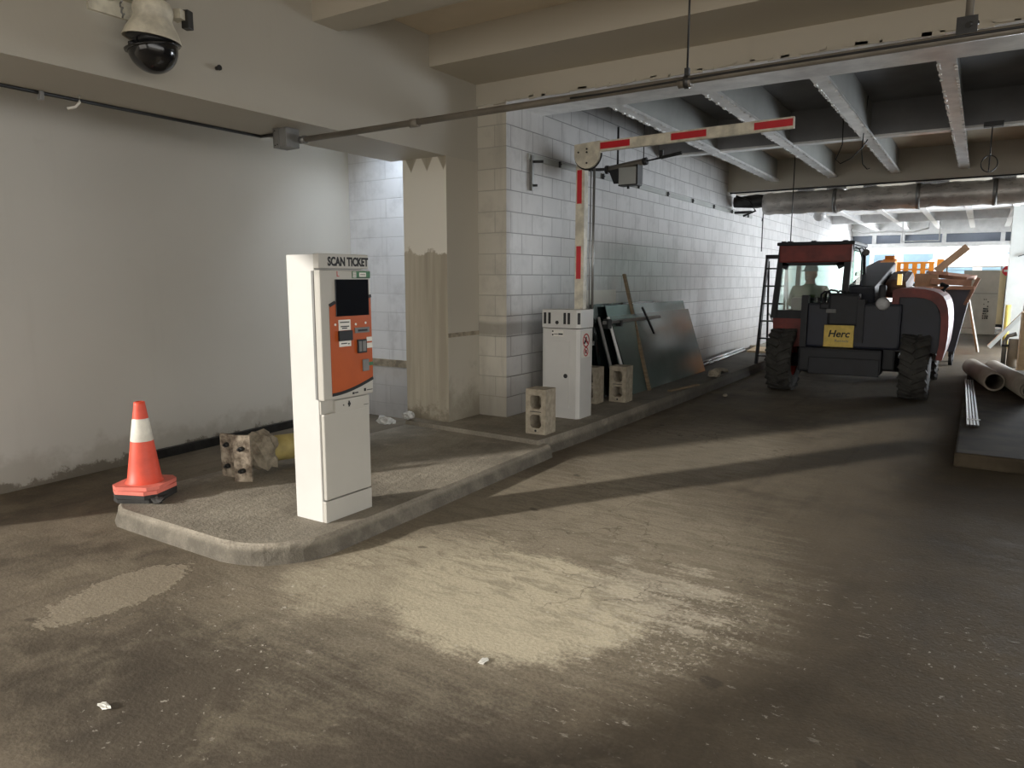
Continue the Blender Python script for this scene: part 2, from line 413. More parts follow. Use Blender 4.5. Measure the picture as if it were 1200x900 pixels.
    def build(s, name, mats, parent=None):
        me = bpy.data.meshes.new(name)
        bmesh.ops.recalc_face_normals(s.bm, faces=s.bm.faces[:])
        s.bm.to_mesh(me); s.bm.free()
        for m in (mats if isinstance(mats, (list, tuple)) else [mats]): me.materials.append(M[m] if isinstance(m, str) else m)
        o = bpy.data.objects.new(name, me); C.objects.link(o)
        if parent: o.parent = parent
        return o

def tag(o, label, cat, group=None):
    o['label'] = label; o['category'] = cat
    if group: o['group'] = group
    return o
def thing(name, label, cat, loc=(0, 0, 0), rz=0, group=None, rot=None):
    o = bpy.data.objects.new(name, None); C.objects.link(o); o.empty_display_size = .1
    o.location = loc; o.rotation_euler = rot if rot else (0, 0, rz)
    return tag(o, label, cat, group)
def struct(name, mb, mats):
    o = mb.build(name, mats); o['kind'] = 'structure'; return o
def copy_tree(o, parent=None):
    c = o.copy(); C.objects.link(c)
    if parent: c.parent = parent
    for ch in list(o.children): copy_tree(ch, c)
    return c
def text(body, size, m, parent, loc, rot, name='lettering', bold=.0, width=None, align='LEFT', shear=0., depth=.0008):
    cu = bpy.data.curves.new('t', 'FONT'); cu.body = body; cu.size = size; cu.offset = bold; cu.extrude = depth
    cu.align_x = align; cu.shear = shear; cu.resolution_u = 3
    t = bpy.data.objects.new('t', cu); C.objects.link(t)
    bpy.context.view_layer.update()
    me = bpy.data.meshes.new_from_object(t.evaluated_get(bpy.context.evaluated_depsgraph_get()))
    bpy.data.objects.remove(t); bpy.data.curves.remove(cu)
    if width:
        xs = [v.co.x for v in me.vertices]; k = width/(max(xs)-min(xs))
        for v in me.vertices: v.co.x *= k
    me.materials.clear(); me.materials.append(M[m])
    me.transform(Matrix.Translation(loc) @ Euler(rot).to_matrix().to_4x4())
    o = bpy.data.objects.new(name, me); C.objects.link(o); o.parent = parent
    return o
RX = (PI/2, 0, PI/2)      # lettering on a face that looks along +x
RY = (PI/2, 0, 0)         # lettering on a face that looks along -y

# ------------------------------------------------------------------ the setting
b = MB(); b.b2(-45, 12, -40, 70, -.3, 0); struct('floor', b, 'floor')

# lower kerb island with its rounded nose
def island():
    pts = [(-4.70, 5.27), (-4.70, 2.75)]
    def arc(cx, cy, r, a0, a1, n=8):
        return [(cx+r*math.cos(a0+(a1-a0)*i/n), cy+r*math.sin(a0+(a1-a0)*i/n)) for i in range(n+1)]
    pts = [(-4.62, 5.27)] + arc(-4.27, 2.66, .35, PI, 1.5*PI) + arc(-3.36, 2.74, .43, 1.5*PI, 2*PI, 10) + [(-3.0, 5.27)]
    bm = bmesh.new(); rings = []
    c = Vector((-3.8, 4, 0))
    for off, z in ((.03, 0), (.012, .06), (0, .095), (-.018, .11)):
        rg = []
        for i, (x, y) in enumerate(pts):
            p = Vector((x, y, 0)); n = (p-c); n = Vector((n.x/.8, n.y/2.0, 0)).normalized()
            w = random.uniform(-.006, .006) if 0 < i < len(pts)-1 else 0
            rg.append(bm.verts.new((x+n.x*(off+w), y+n.y*(off+w) if 0 < i < len(pts)-1 else y, z)))
        rings.append(rg)
    for a, d in zip(rings, rings[1:]):
        for i in range(len(a)):
            j = (i+1) % len(a); bm.faces.new((a[i], a[j], d[j], d[i]))
    bm.faces.new(rings[-1])
    m = MB(); m.bm.free(); m.bm = bm; return m
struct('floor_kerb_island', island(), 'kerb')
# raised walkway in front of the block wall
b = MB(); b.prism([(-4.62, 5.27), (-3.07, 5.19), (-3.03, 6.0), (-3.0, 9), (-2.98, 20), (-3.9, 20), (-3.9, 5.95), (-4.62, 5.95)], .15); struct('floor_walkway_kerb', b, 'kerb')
# right-hand kerb
b = MB(); b.b2(-.09, 2.3, 6.75, 13.6, 0, .12, .02); struct('floor_kerb_right', b, 'kerb_dark')

# left wall (slightly skewed), open to the outside at its near end
WL = lambda y: -5.72-.058*(y-2.2)
b = MB()
b.prism([(WL(.83), .83), (WL(5.92), 5.92), (WL(5.92)-.16, 5.92), (WL(.83)-.16, .83)], 3.6); struct('wall_left', b, 'wall_grey')
b = MB(); b.prism([(-5.45, -5.3), (-5.6, -5.3), (-5.6, -14), (-5.45, -14)], 3.6); struct('wall_left_rear', b, 'wall_grey')  # unseen stretch, its near end placed to bound the sun strip
b = MB()
b.prism([(WL(3.2)+.045, 3.2), (WL(5.6)+.045, 5.6), (WL(5.6)+.003, 5.6), (WL(3.2)+.003, 3.2)], .075); struct('baseboard_left', b, 'dark_steel')
# alcove back wall, column, pier, block wall
b = MB(); b.b2(-8.0, -4.2, 5.92, 6.1, 0, 3.6); struct('wall_alcove', b, 'block_alcove')
b = MB(); b.b2(-5.85, -4.75, 5.9, 5.92, .56, .64); struct('trim_1', b, 'oldconc')
b = MB(); b.b2(-4.72, -4.2, 5.42, 5.92, .11, 2.62); o = struct('wall_column', b, ['column', 'column_side'])
for f in o.data.polygons:
    if f.normal.x > .5: f.material_index = 1
b = MB(); b.b2(-4.2, -3.87, 5.92, 6.3, .1, 3.3); o = struct('wall_pier', b, ['block_x', 'block_y'])
for f in o.data.polygons:
    if f.normal.x > .5: f.material_index = 1
b = MB(); b.b2(-4.1, -3.87, 6.3, 30, 0, 3.62); struct('wall_block', b, 'block_y')
b = MB(); b.b2(-3.87, -3.852, 6.3, 14.6, 2.675, 2.735); struct('trim_2', b, 'rib')
b = MB(); b.b2(-4.2, -4.195, 5.42, 5.92, .96, 1.0); struct('trim_3', b, 'oldconc')

# bulkhead along the left wall
b = MB(); b.b2(-4.86, -4.2, -14, 5.42, 2.62, 3.6); b.b2(-4.72, -4.2, 5.42, 5.92, 2.62, 3.6); struct('trim_4', b, 'beam_face')
b = MB(); b.b2(-6.2, 3, -14, 6.6, 3.6, 3.8); struct('ceiling', b, 'ceil_cream')
for k, y in enumerate((-4, -1.2, 1.4, 4.13)):
    b = MB(); b.b2(-4.2, 3, y-.25, y, 3.34, 3.6); b.b2(-4.2, 3, y, y+.1, 3.37, 3.6); struct('trim_%d' % (5+k), b, 'cream')
b = MB(); b.b2(-4.2, 3, 5.2, 5.9, 3.335, 3.6); struct('trim_9', b, 'cream')
b = MB(); b.b2(-4.2, 3, 5.9, 6.6, 3.14, 3.6); o = struct('trim_10', b, ['cream', 'joist'])
for f in o.data.polygons:
    if f.normal.z < -.5 or f.normal.y > .5: f.material_index = 1
# plaster lip torn along the girder
b = MB()
for i in range(46):
    x = -3.9+i*.13+random.uniform(-.03, .03); b.box((x, 5.893, 3.148+random.uniform(-.008, .012)), (.13+random.uniform(0, .05), .016, random.uniform(.008, .03)), (0, random.uniform(-.08, .08), 0))
struct('trim_11', b, 'cream')

# far bays: deck, joists, cross members, girder
b = MB(); b.b2(-4.0, 3, 6.6, 30, 3.55, 3.8); struct('ceiling_far_deck', b, 'ceil_dark')
for k in range(8):
    x = -3.98+.905*k
    b = MB(); b.b2(x-.02, x+.02, 6.6, 13, 3.17, 3.55); b.use(1).b2(x-.065, x+.065, 6.6, 13, 3.14, 3.17)
    for q in range(60):
        for s in (-1, 1):
            if random.random() < .5:
                y = 6.7+q*.105; b.b2(x+s*.058-.011, x+s*.058+.011, y, y+random.uniform(.03, .09), 3.131, 3.141)
    struct('ceiling_joist', b, ['rib', 'joist'])
b = MB(); b.b2(-3.87, 3, 9.72, 9.8, 3.17, 3.55); b.use(1).b2(-3.87, 3, 9.7, 9.86, 3.155, 3.18); struct('trim_12', b, ['ceil_dark', 'joist'])
b = MB(); b.b2(-3.87, 3, 9.83, 13, 3.5, 3.55); struct('ceiling_cream_panel', b, 'ceil_cream')
b = MB(); b.b2(-3.87, 3, 13, 13.7, 3.02, 3.55); struct('trim_13', b, 'cream')
for k in range(8):
    x = -4.0+.9*k
    b = MB(); b.b2(x-.03, x+.03, 13.7, 27.7, 3.16, 3.55); b.b2(x-.07, x+.07, 13.7, 27.7, 3.13, 3.16); struct('ceiling_joist', b, 'white_beam')
b = MB(); b.b2(-3.87, 3, 20, 20.7, 3.14, 3.55); struct('trim_14', b, 'white_beam')
b = MB(); b.b2(-3.87, 3, 23.5, 23.62, 3.12, 3.55); struct('trim_15', b, 'white_beam')
b = MB(); b.b2(-3.87, 3, 27.5, 27.9, 2.98, 3.55); struct('trim_16', b, 'white_beam')
# transom of grey panels above the exit
b = MB(); b.b2(-3.87, 3, 27.72, 27.76, 2.7, 3.0); struct('wall_transom', b, 'grey_panel')
b = MB()
for x in (-3.2, -2.35, -1.16, .42): b.b2(x-.06, x+.06, 27.6, 27.72, 2.68, 3.0)
b.b2(-3.87, 3, 27.55, 27.85, 2.56, 2.7); struct('trim_17', b, 'white_beam')
b = MB()
for x in (-3.86, -3.3): b.b2(x, x+.1, 27.6, 27.8, 0, 2.6)
struct('trim_18', b, 'white_beam')
# right side: pier, wall behind it, near wall out of frame
b = MB(); b.b2(.46, 2.4, 20, 20.5, 0, 3.15); struct('wall_right_pier', b, 'rib')
b = MB(); b.b2(.63, .9, 20.5, 28, 0, 3.15); struct('wall_right_far', b, 'white_beam')
b = MB(); b.b2(2.3, 2.5, 4.5, 13.5, 0, 3.6); struct('wall_right', b, 'rib')
b = MB(); b.b2(2.3, 2.5, -14, -6, 0, 3.6); struct('wall_right_rear', b, 'rib')
b = MB(); b.b2(2.3, 2.5, -6, 4.5, 2.9, 3.6); b.b2(2.3, 2.5, 13.5, 20.5, 2.9, 3.6); struct('trim_20', b, 'rib')  # gaps under these headers left in the unseen wall to let fill light in

# ------------------------------------------------------------------ outside, beyond the exit
t = thing('office_building', 'pale building with blue glass windows across the street beyond the exit', 'building', (0, 52, 0))
b = MB(); b.b2(-12, 16, 0, 6, 0, 14); b.build('facade', 'brick_out', t)
for fl in range(4):
    for k in range(12):
        b = MB(); b.b2(-10.6+2.1*k, -9+2.1*k, -.06, .0, 1.2+3*fl, 3.1+3*fl); b.b2(-10.6+2.1*k, -9+2.1*k, -.1, -.06, 2.1+3*fl, 2.2+3*fl); b.build('window', 'win_out', t)
t = thing('street_tent', 'white peaked street tent seen past the tall boards', 'tent', (-.4, 37, 0))
b = MB()
b.lathe([(1.7, 2.3), (1.72, 2.05)], None, 24); b.lathe([(1.7, 2.3), (.9, 2.75), (.05, 3.0), (0, 3.02)], None, 24); b.build('canopy', 'tent', t)
for a in range(4):
    b = MB(); b.tube((1.55*math.cos(a*PI/2+.7), 1.55*math.sin(a*PI/2+.7), 0), (1.55*math.cos(a*PI/2+.7), 1.55*math.sin(a*PI/2+.7), 2.2), .03); b.build('pole', 'steel', t)

# ------------------------------------------------------------------ ticket machine
t = thing('ticket_machine', 'tall white scan ticket machine with an orange front standing on the kerb island', 'ticket machine', (-3.2, 2.99, .11))
b = MB(); b.b2(-.12, .10, -.185, .19, 0, 1.53, .004); b.build('cabinet', 'white', t)
b = MB(); b.b2(.10, .128, -.183, .19, 0, .125, .004); b.build('plinth', 'white_shaded', t)
b = MB(); b.b2(.10, .128, -.175, .19, .132, .635, .008); b.build('lower_door', 'white_shaded', t)
b = MB(); b.b2(.095, .112, -.18, .19, .635, .71); b.build('recess_strip', 'white_shaded', t)
lk = MB(); lk.b2(.11, .13, -.09, .188, .632, .705, .003); lk = lk.build('coin_cup_plate', 'white_shaded', t)
b = MB(); b.tube((.128, -.025, .67), (.133, -.025, .67), .004); b.build('lock_pin', 'black', lk)
b = MB(); b.tube((.128, .02, .672), (.134, .02, .672), .010); b.b2(.128, .132, .02-.005, .025, .655, .69); b.build('lock', 'black', lk)
b = MB(); b.b2(.129, .131, .14, .18, .648, .651); b.build('slit', 'black', lk)
# upper door
ud = MB(); ud.b2(.10, .150, -.19, .205, .715, 1.445, .01); ud = ud.build('upper_door', 'white_shaded', t)
b = MB(); b.b2(.085, .102, -.192, .2, .72, 1.44); b.build('door_gap', 'grey_plastic', t)
hd = MB(); hd.b2(.095, .140, -.185, .2, 1.452, 1.535, .006); hd = hd.build('header_sign', 'white_shaded', t)
text('SCAN TICKET', .066, 'ink', hd, (.1405, -.118, 1.470), RX, 'lettering', .003, .318)
FX = .1505
mF = Matrix(((0, 0, 1, FX), (1, 0, 0, 0), (0, 1, 0, 0), (0, 0, 0, 1)))   # local (y,z) polygon pushed along +x
arc = [(.203-.33*s, .806-.062*math.sin(s*PI/2)) for s in [i/10 for i in range(11)]]
OP = [(-.118, 1.262), (-.085, 1.275), (-.085, 1.30), (.19, 1.30), (.203, 1.312)] + arc + [(-.13, .745)]
b = MB(); b.prism([(-.128, 1.245), (-.095, 1.262), (-.05, 1.28), (.2, 1.29)] + arc + [(-.128, .744)], .002, mF)
op = b.build('orange_panel', 'orange', ud)
b = MB()
for (y0, z0), (y1, z1) in zip(arc, arc[1:]): b.bar((FX+.002, y0, z0), (FX+.002, y1, z1), .018, .004, (1, 0, 0))
b.build('black_border', 'ink', ud)
b = MB(); b.bar((FX+.002, -.128, 1.247), (FX+.002, -.085, 1.266), .018, .004, (1, 0, 0)); b.build('black_border', 'ink', ud)
b = MB(); b.bar((FX+.002, .178, 1.293), (FX+.002, .203, 1.297), .018, .004, (1, 0, 0)); b.build('black_border', 'ink', ud)
b = MB(); b.b2(FX, FX+.006, -.082, .18, 1.185, 1.393, .002); b.build('screen', 'screen', ud)
# stickers and openings
b = MB(); b.b2(FX, FX+.003, .055, .2, 1.40, 1.44); g_ = b.build('green_sticker', 'green', ud)
b = MB(); b.b2(FX+.003, FX+.004, .11, .165, 1.408, 1.432); b.b2(FX+.003, FX+.004, .06, .085, 1.404, 1.436); b.build('white_field', 'paper', g_)
b = MB()
for k in range(3): b.b2(FX+.004, FX+.005, .063, .082, 1.41+.009*k, 1.413+.009*k)
b.b2(FX+.004, FX+.005, .118, .158, 1.418, 1.422); b.b2(FX+.003, FX+.005, .09, .19, 1.4015, 1.405); b.build('print_lines', 'ink', g_)
text('L', .045, 'redink', ud, (FX+.0005, -.066, 1.408), RX, 'red_letter')
b = MB(); b.b2(FX+.001, FX+.004, -.065, .028, 1.012, 1.045); b.build('instruction_sticker', 'paper', ud)
b = MB(); b.b2(FX+.001, FX+.004, -.065, .028, 1.105, 1.165); tk = b.build('instruction_sticker', 'paper', ud)
b = MB()
for z, y0, y1 in ((1.151, -.055, .018), (1.127, -.05, .015), (1.117, -.04, .0), (1.03, -.05, -.005), (1.026, .002, .016)): b.b2(FX+.004, FX+.005, y0, y1, z-.003, z+.003)
b.build('print_lines', 'ink', tk)
b = MB(); b.b2(FX+.001, FX+.014, -.07, .035, 1.045, 1.103, .003); b.build('ticket_slot', 'black', ud)
for y, z in ((-.09, 1.14), (.07, 1.135), (.15, 1.14)):
    b = MB(); b.tube((FX, y, z), (FX+.005, y, z), .007, seg=10); b.build('indicator_light', 'paper', ud)
b = MB(); b.b2(FX+.001, FX+.006, .06, .18, 1.083, 1.115, .002); cs = b.build('card_slot_plate', 'grey_plastic', ud)
b = MB(); b.b2(FX+.006, FX+.008, .085, .16, 1.092, 1.104); b.build('card_slot', 'black', cs)
b = MB(); b.b2(FX+.001, FX+.012, .075, .15, .965, 1.045, .004); kr = b.build('card_reader', 'black', ud)
b = MB(); b.b2(FX+.012, FX+.014, .082, .105, .975, 1.035); b.b2(FX+.012, FX+.014, .112, .14, .975, 1.035); b.build('reader_window', 'grey_plastic', kr)
b = MB(); b.b2(FX+.001, FX+.005, .155, .2, .99, 1.02); b.b2(FX+.001, FX+.005, .155, .2, 1.03, 1.055); b.build('white_tag', 'paper', ud)
b = MB(); b.b2(FX+.001, FX+.010, .115, .165, .855, .925, .003); b.build('receipt_hatch', 'grey_plastic', ud)
b = MB(); b.b2(FX+.001, FX+.008, .168, .2, .885, .905); b.build('knob', 'green', ud)
b = MB(); b.b2(FX, FX+.002, .03, .045, .728, .74); b.b2(FX, FX+.002, .05, .075, .731, .738); b.b2(FX, FX+.002, .125, .14, .735, .752); b.b2(FX, FX+.002, .148, .195, .737, .741); b.build('small_print', 'ink', ud)

# ------------------------------------------------------------------ traffic cones (nested stack)
def cone(loc, label, mats, shell_h=.52, rz=0.25, tilt=(0, 0)):
    t = thing('traffic_cone', label, 'traffic cone', loc, 0, 'stacked traffic cones', rot=(tilt[0], tilt[1], rz))
    r0, r1, h = .105, .032, shell_h
    R = lambda z: r0+(r1-r0)*(z/.52)
    b = MB()
    def ring(z0, z1): return [(R(z0), z0+.022), (R(z1), z1+.022)]
    b.lathe([(R(0)+.012, .022)] + [(R(z), z+.022) for z in (.02, .1, .2, .275)], None, 32)
    b.lathe([(R(z), z+.022) for z in (.275, .4)], None, 32)
    b.lathe([(R(.4), .422), (R(.5), .522), (r1, .542), (r1-.012, .545), (r1-.014, .5)], None, 32); o = b.build('body', mats[0], t)
    if mats[1]:
        b = MB(); b.lathe([(R(.27)+.0005, .292), (R(.275)+.002, .296), (R(.41)+.002, .43), (R(.415)+.0005, .436)], None, 32); b.build('reflective_collar', mats[1], t)
    b = MB()
    poly = []
    for k, (sx, sy) in enumerate(((1, 1), (-1, 1), (-1, -1), (1, -1))):
        poly += [(sx*.155, sy*.10), (sx*.10, sy*.155)] if k % 2 == 0 else [(sx*.10, sy*.155), (sx*.155, sy*.10)]
    hole = .0
    b.prism(poly, .024); bo = b.build('base', mats[2], t)
    return t
cone((-4.455, 2.545, .113), 'black based traffic cone at the bottom of the stack on the island nose', ('cone', None, 'rubber'), rz=.55)
cone((-4.455, 2.545, .138), 'second black based traffic cone just above the lowest one of the stack', ('cone', None, 'rubber'), rz=.42)
cone((-4.455, 2.545, .164), 'traffic cone with faded red base squeezed under the topmost cone', ('cone', None, 'cone_base'), rz=.40)
cone((-4.455, 2.545, .191), 'topmost orange traffic cone with white reflective collar on the stack', ('cone', 'collar', 'cone_base'), rz=.5)

# ------------------------------------------------------------------ fallen bollard
t = thing('fallen_bollard', 'uprooted yellow bollard lying on the island with bolted steel plates on its foot', 'bollard', (-4.24, 3.15, .11), 0)
b = MB(); b.tube((-.10, .18, .165), (.04, 1.0, .12), .095, .095, 28); b.build('pipe', 'yellow_pipe', t)
b = MB()
r = bmesh.ops.create_icosphere(b.bm, subdivisions=3, radius=1)
for v in r['verts']:
    n = v.co.copy(); k = 1+.12*math.sin(7*n.x+3*n.z)+.1*math.sin(9*n.y+5*n.z)
    mx = max(abs(n.x), abs(n.y), abs(n.z)); n = n.lerp(n/mx, .55)
    v.co = Vector((n.x*.115*k-.08, n.y*.10*k+.19, max(n.z*.13*k+.165, .012)))
b.build('concrete_foot', 'oldconc', t)
for i, (x, y, rz, z1) in enumerate(((-.185, .0, .15, .31), (.02, -.035, .5, .33))):
    b = MB(); b.box((x, y, z1/2), (.125, .022, z1), (0.02, 0, rz), .003); p = b.build('steel_plate', 'rust', t)
    for z in (.08, .235):
        b = MB(); b.tube((x+.01, y-.034, z), (x+.01, y, z), .018, seg=6); b.tube((x+.01, y-.048, z), (x+.01, y-.03, z), .009, seg=8); b.build('bolt', 'dark_steel', p)
b = MB(); b.path([(.03, .75, .12), (.07, .7, .26), (.05, .8, .33), (.0, .85, .22)], .004, 6); b.build('wire_loop', 'steel', t)

# debris on island and floor
def chunk(name, label, cat, loc, r, sc, m, group=None, seed=0, sub=2, jag=.35):
    rnd = random.Random(seed); b = MB(); q = bmesh.ops.create_icosphere(b.bm, subdivisions=sub, radius=r)
    for v in q['verts']:
        k = 1+rnd.uniform(-jag, jag); v.co = Vector((v.co.x*sc[0]*k, v.co.y*sc[1]*k, v.co.z*sc[2]*k))
    zmin = min(v.co.z for v in q['verts'])
    for v in q['verts']: v.co.z -= zmin
    o = b.build(name, m); o.location = loc; tag(o, label, cat, group); return o
chunk('rubber_scrap', 'small crumpled black scrap on the island in front of the cones', 'debris', (-4.25, 2.50, .11), .04, (1.2, .8, .55), 'rubber', seed=3)
chunk('crumpled_plastic', 'crumpled clear plastic wrapper at the foot of the bare concrete column', 'litter', (-4.74, 5.12, .11), .065, (1.4, .8, .6), 'plastic_clear', seed=5, jag=.5)
chunk('crumpled_plastic', 'smaller crumpled plastic scrap touching the column corner', 'litter', (-4.6, 5.3, .15), .05, (1.2, .9, .7), 'plastic_clear', seed=6, jag=.5)
chunk('paper_scrap', 'pale torn scrap lying on the lane floor below the dusty patch', 'litter', (-1.55, 2.2, 0), .024, (.6, 1.2, .25), 'paper', seed=8)
chunk('pale_chip', 'white oblong chip lying on the near left floor', 'debris', (-2.5, 1.22, 0), .022, (1.5, .6, .35), 'paper', seed=9)
# kerb debris below the glass
b = MB(); b.bar((-3.12, 8.4, .16), (-2.96, 9.0, .175), .05, .02); b.build('x', 'wood').name = 'wood_offcut'
tag(bpy.data.objects['wood_offcut'], 'short wood offcut lying on the kerb edge before the glass sheets', 'wood scrap')
chunk('rubble_chunk', 'lump of grey rubble on the kerb under the glass sheet corner', 'debris', (-3.06, 10.0, .15), .09, (1, 1.6, .6), 'oldconc', seed=11)
chunk('rubble_chunk', 'low heap of rubble on the kerb nearest the steel tubes', 'debris', (-3.15, 10.6, .15), .08, (1.3, 1.5, .4), 'oldconc', seed=12)
chunk('pale_chip', 'pale stone chip on the lane floor beside the kerb', 'debris', (-2.7, 9.3, 0), .03, (1, 1, .6), 'oldconc', seed=13)

# ------------------------------------------------------------------ concrete blocks
def cinder(loc, rz, label):
    t = MB(); w, d, h = .2, .19, .40
    # stands on end: two square cores run through along y
    x0, x1 = -w/2, w/2
    t.b2(x0, x0+.045, 0, d, 0, h); t.b2(x1-.045, x1, 0, d, 0, h)
    for z0, z1 in ((0, .055), (.175, .225), (.345, .40)): t.b2(x0+.045, x1-.045, .0, d, z0, z1)
    for z0, z1 in ((.055, .175), (.225, .345)):
        t.b2(x0+.045, x1-.045, d*.93, d*.97, z0, z1)
        for sx in (-1, 1):
            for zz, s in ((z0, 1), (z1, -1)):
                xx = sx*(w/2-.045)
                t.prism([(xx, zz), (xx-sx*.02, zz), (xx, zz+s*.02)], d, Matrix(((1, 0, 0, 0), (0, 0, 1, 0), (0, 1, 0, 0), (0, 0, 0, 1))))
    t.use(1); t.b2(-.055, .055, -.001, .004, .197, .203); t.tube((0, -.001, .03), (0, .005, .03), .011, seg=10)
    o = t.build('concrete_block', ['block', 'black']); o.location = loc; o.rotation_euler.z = rz
    return tag(o, label, 'concrete block', 'concrete blocks on the walkway')
cinder((-3.225, 5.40, .15), .04, 'concrete block standing on end at the walkway corner before the white barrier cabinet')
cinder((-3.335, 7.36, .15), 0, 'concrete block on end right against the near edge of the big leaning glass sheet')
cinder((-3.565, 7.10, .15), .03, 'concrete block half hidden behind the right side of the barrier cabinet')

# ------------------------------------------------------------------ barrier gate
t = thing('barrier_gate', 'white parking barrier with red striped folding arm raised over the lane', 'barrier', (-3.42, 6.34, .15))
b = MB(); b.prism([(-.2, -.14), (.17, -.14), (.2, -.11), (.2, .14), (-.2, .14)], .88); b.build('housing', 'white', t)
b = MB(); b.prism([(-.205, -.145), (.172, -.145), (.206, -.113), (.206, .145), (-.205, .145)], .175, Matrix.Translation((0, 0, .888))); hd = b.build('top_cover', 'white', t)
for x in (-.175, -.125, .045, .09):
    b = MB(); b.b2(x-.013, x+.013, -.149, -.143, .925, 1.035); b.build('vent_slot', 'black', hd)
b = MB(); b.box((.19, -.129, .98), (.028, .006, .11), (0, 0, PI/4)); b.build('vent_slot', 'black', hd)
b = MB(); b.tube((-.04, -.15, .94), (-.04, -.14, .94), .020, seg=5); b.build('keyhole', 'black', hd)
b = MB(); b.b2(-.165, .10, -.147, -.139, .1, .76, .003); dr = b.build('door', 'white', t)
b = MB(); b.tube((.06, -.15, .42), (.06, -.14, .42), .022, seg=18); b.build('lock', 'black', dr)
b = MB(); b.b2(-.10, .03, -.143, -.139, .805, .865); lp = b.build('maker_label', 'paper', t)
b = MB(); b.tube((-.088, -.145, .853), (-.088, -.141, .853), .009, seg=8); b.tube((-.088, -.145, .82), (-.088, -.141, .82), .009, seg=8); b.b2(-.075, -.03, -.145, -.142, .824, .83); b.b2(-.025, .024, -.145, -.142, .82, .834); b.build('label_print', 'ink', lp)
b = MB(); b.b2(.199, .204, -.085, .085, .60, .86); sg = b.build('prohibition_sign', 'paper', t)
b = MB()
mS = Matrix.Translation((.205, 0, .765)) @ Euler((0, PI/2, 0)).to_matrix().to_4x4()
b.lathe([(.055, 0), (.068, 0), (.068, .002), (.055, .002), (.055, 0)], mS, 32)
mS2 = Matrix.Translation((.205, .0, .655)) @ Euler((0, PI/2, 0)).to_matrix().to_4x4()
b.lathe([(.036, 0), (.046, 0), (.046, .002), (.036, .002), (.036, 0)], mS2, 32)
b.bar((.2065, -.042, .805), (.2065, .042, .725), .011, .002, (1, 0, 0)); b.bar((.2065, -.028, .683), (.2065, .028, .627), .009, .002, (1, 0, 0)); b.build('prohibition_ring', 'redink', sg)
b = MB(); b.b2(.204, .2062, -.03, .02, .745, .775); b.b2(.204, .2062, -.012, .012, .77, .80); b.tube((.204, -.03, .745), (.2062, -.03, .745), .014, seg=12); b.tube((.204, .028, .745), (.2062, .028, .745), .014, seg=12); b.b2(.204, .2062, -.015, .015, .64, .672); b.build('pictogram', 'ink', sg)
# lower arm
ax = .225
b = MB(); b.b2(-.012, .085, .155, .235, .60, 2.46, .004); la = b.build('lower_arm', 'white_dirty', t)
b = MB(); b.b2(-.05, .12, .146, .245, .5, .9); b.build('arm_clamp', 'grey_plastic', t)
for z0, z1 in ((1.36, 1.68), (2.09, 2.41)):
    b = MB(); b.b2(.005, .055, .1515, .157, z0, z1); b.build('red_stripe', 'red', la)
# folding joint: half-round plate with dark rubber rim
JX, JY, JZ = .135, .145, 2.545
mJ = Matrix.Translation((JX, JY, JZ)) @ Euler((PI/2, 0, 0)).to_matrix().to_4x4()
half = [(-.135, .095), (-.135, 0)] + [(.135*math.cos(PI+PI*i/16), .135*math.sin(PI+PI*i/16)) for i in range(1, 16)] + [(.135, 0), (.135, .11)]
b = MB(); b.prism(half, .05, mJ); jn = b.build('joint_plate', 'white_dirty', t)
b = MB(); b.path([(JX+.143*math.cos(PI+PI*i/14), JY-.02, JZ+.143*math.sin(PI+PI*i/14)) for i in range(15)], .008, 6); b.build('rubber_rim', 'black', jn)
for dx, dz in ((-.09, .02), (0, .045), (.0, -.085), (.0, .015)):
    b = MB(); b.tube((JX+dx, JY-.057, JZ+dz), (JX+dx, JY-.048, JZ+dz), .009, seg=10); b.build('joint_bolt', 'black', jn)
# upper arm lies across the lane
b = MB(); ua_p0 = (.24, .13, 2.605); ua_p1 = (2.02, .13, 2.63)
b.bar(ua_p0, ua_p1, .04, .095, (0, 0, 1), .004); ua = b.build('upper_arm', 'white_dirty', t)
def along(s, dz=0): return (ua_p0[0]+(ua_p1[0]-ua_p0[0])*s, .1075, ua_p0[2]+(ua_p1[2]-ua_p0[2])*s+dz)
for s0, s1 in ((.01, .185), (.41, .59), (.82, .995)):
    b = MB(); b.bar(along(s0, .002), along(s1, .002), .006, .058); b.build('red_stripe', 'red', ua)
b = MB(); b.tube((.165, .2, .7), (.165, .2, 2.5), .013, seg=10); b.tube((.13, .2, .7), (.13, .2, 2.5), .006, seg=8); b.b2(.08, .18, .17, .23, .7, .74); b.b2(.08, .18, .17, .23, 2.44, 2.5); b.build('linkage_rod', 'steel', t)

# ------------------------------------------------------------------ dome security camera on the bulkhead
t = thing('dome_camera', 'weathered white dome security camera hanging off the bulkhead with its smoked dome swung open', 'security camera', (-3.98, 2.49, 2.735))
b = MB(); b.lathe([(.0, .295), (.06, .293), (.085, .28), (.102, .255), (.105, .225), (.098, .2), (.108, .17), (.135, .125), (.15, .085), (.152, .08), (.146, .078), (.125, .13), (.09, .18), (0, .19)], Matrix.Rotation(.10, 4, Vector((-.54, .84, 0))), 36); b.build('housing', 'white_dirty', t)
b = MB(); b.b2(-.215, .02, -.2, -.09, .29, .34, .008); b.b2(-.215, .12, -.09, .11, .315, .38, .01); b.b2(-.222, -.2, -.22, .12, .22, .45); b.build('wall_bracket', 'white_dirty', t)
b = MB(); b.tube((0, 0, .34), (0, 0, .6), .045); b.build('pendant_pipe', 'white_dirty', t)
mD = Matrix.Translation((.0, .01, .035)) @ Matrix.Rotation(-.13, 4, Vector((-.54, .84, 0))) @ Matrix.Rotation(.12, 4, Vector((.84, .54, 0)))
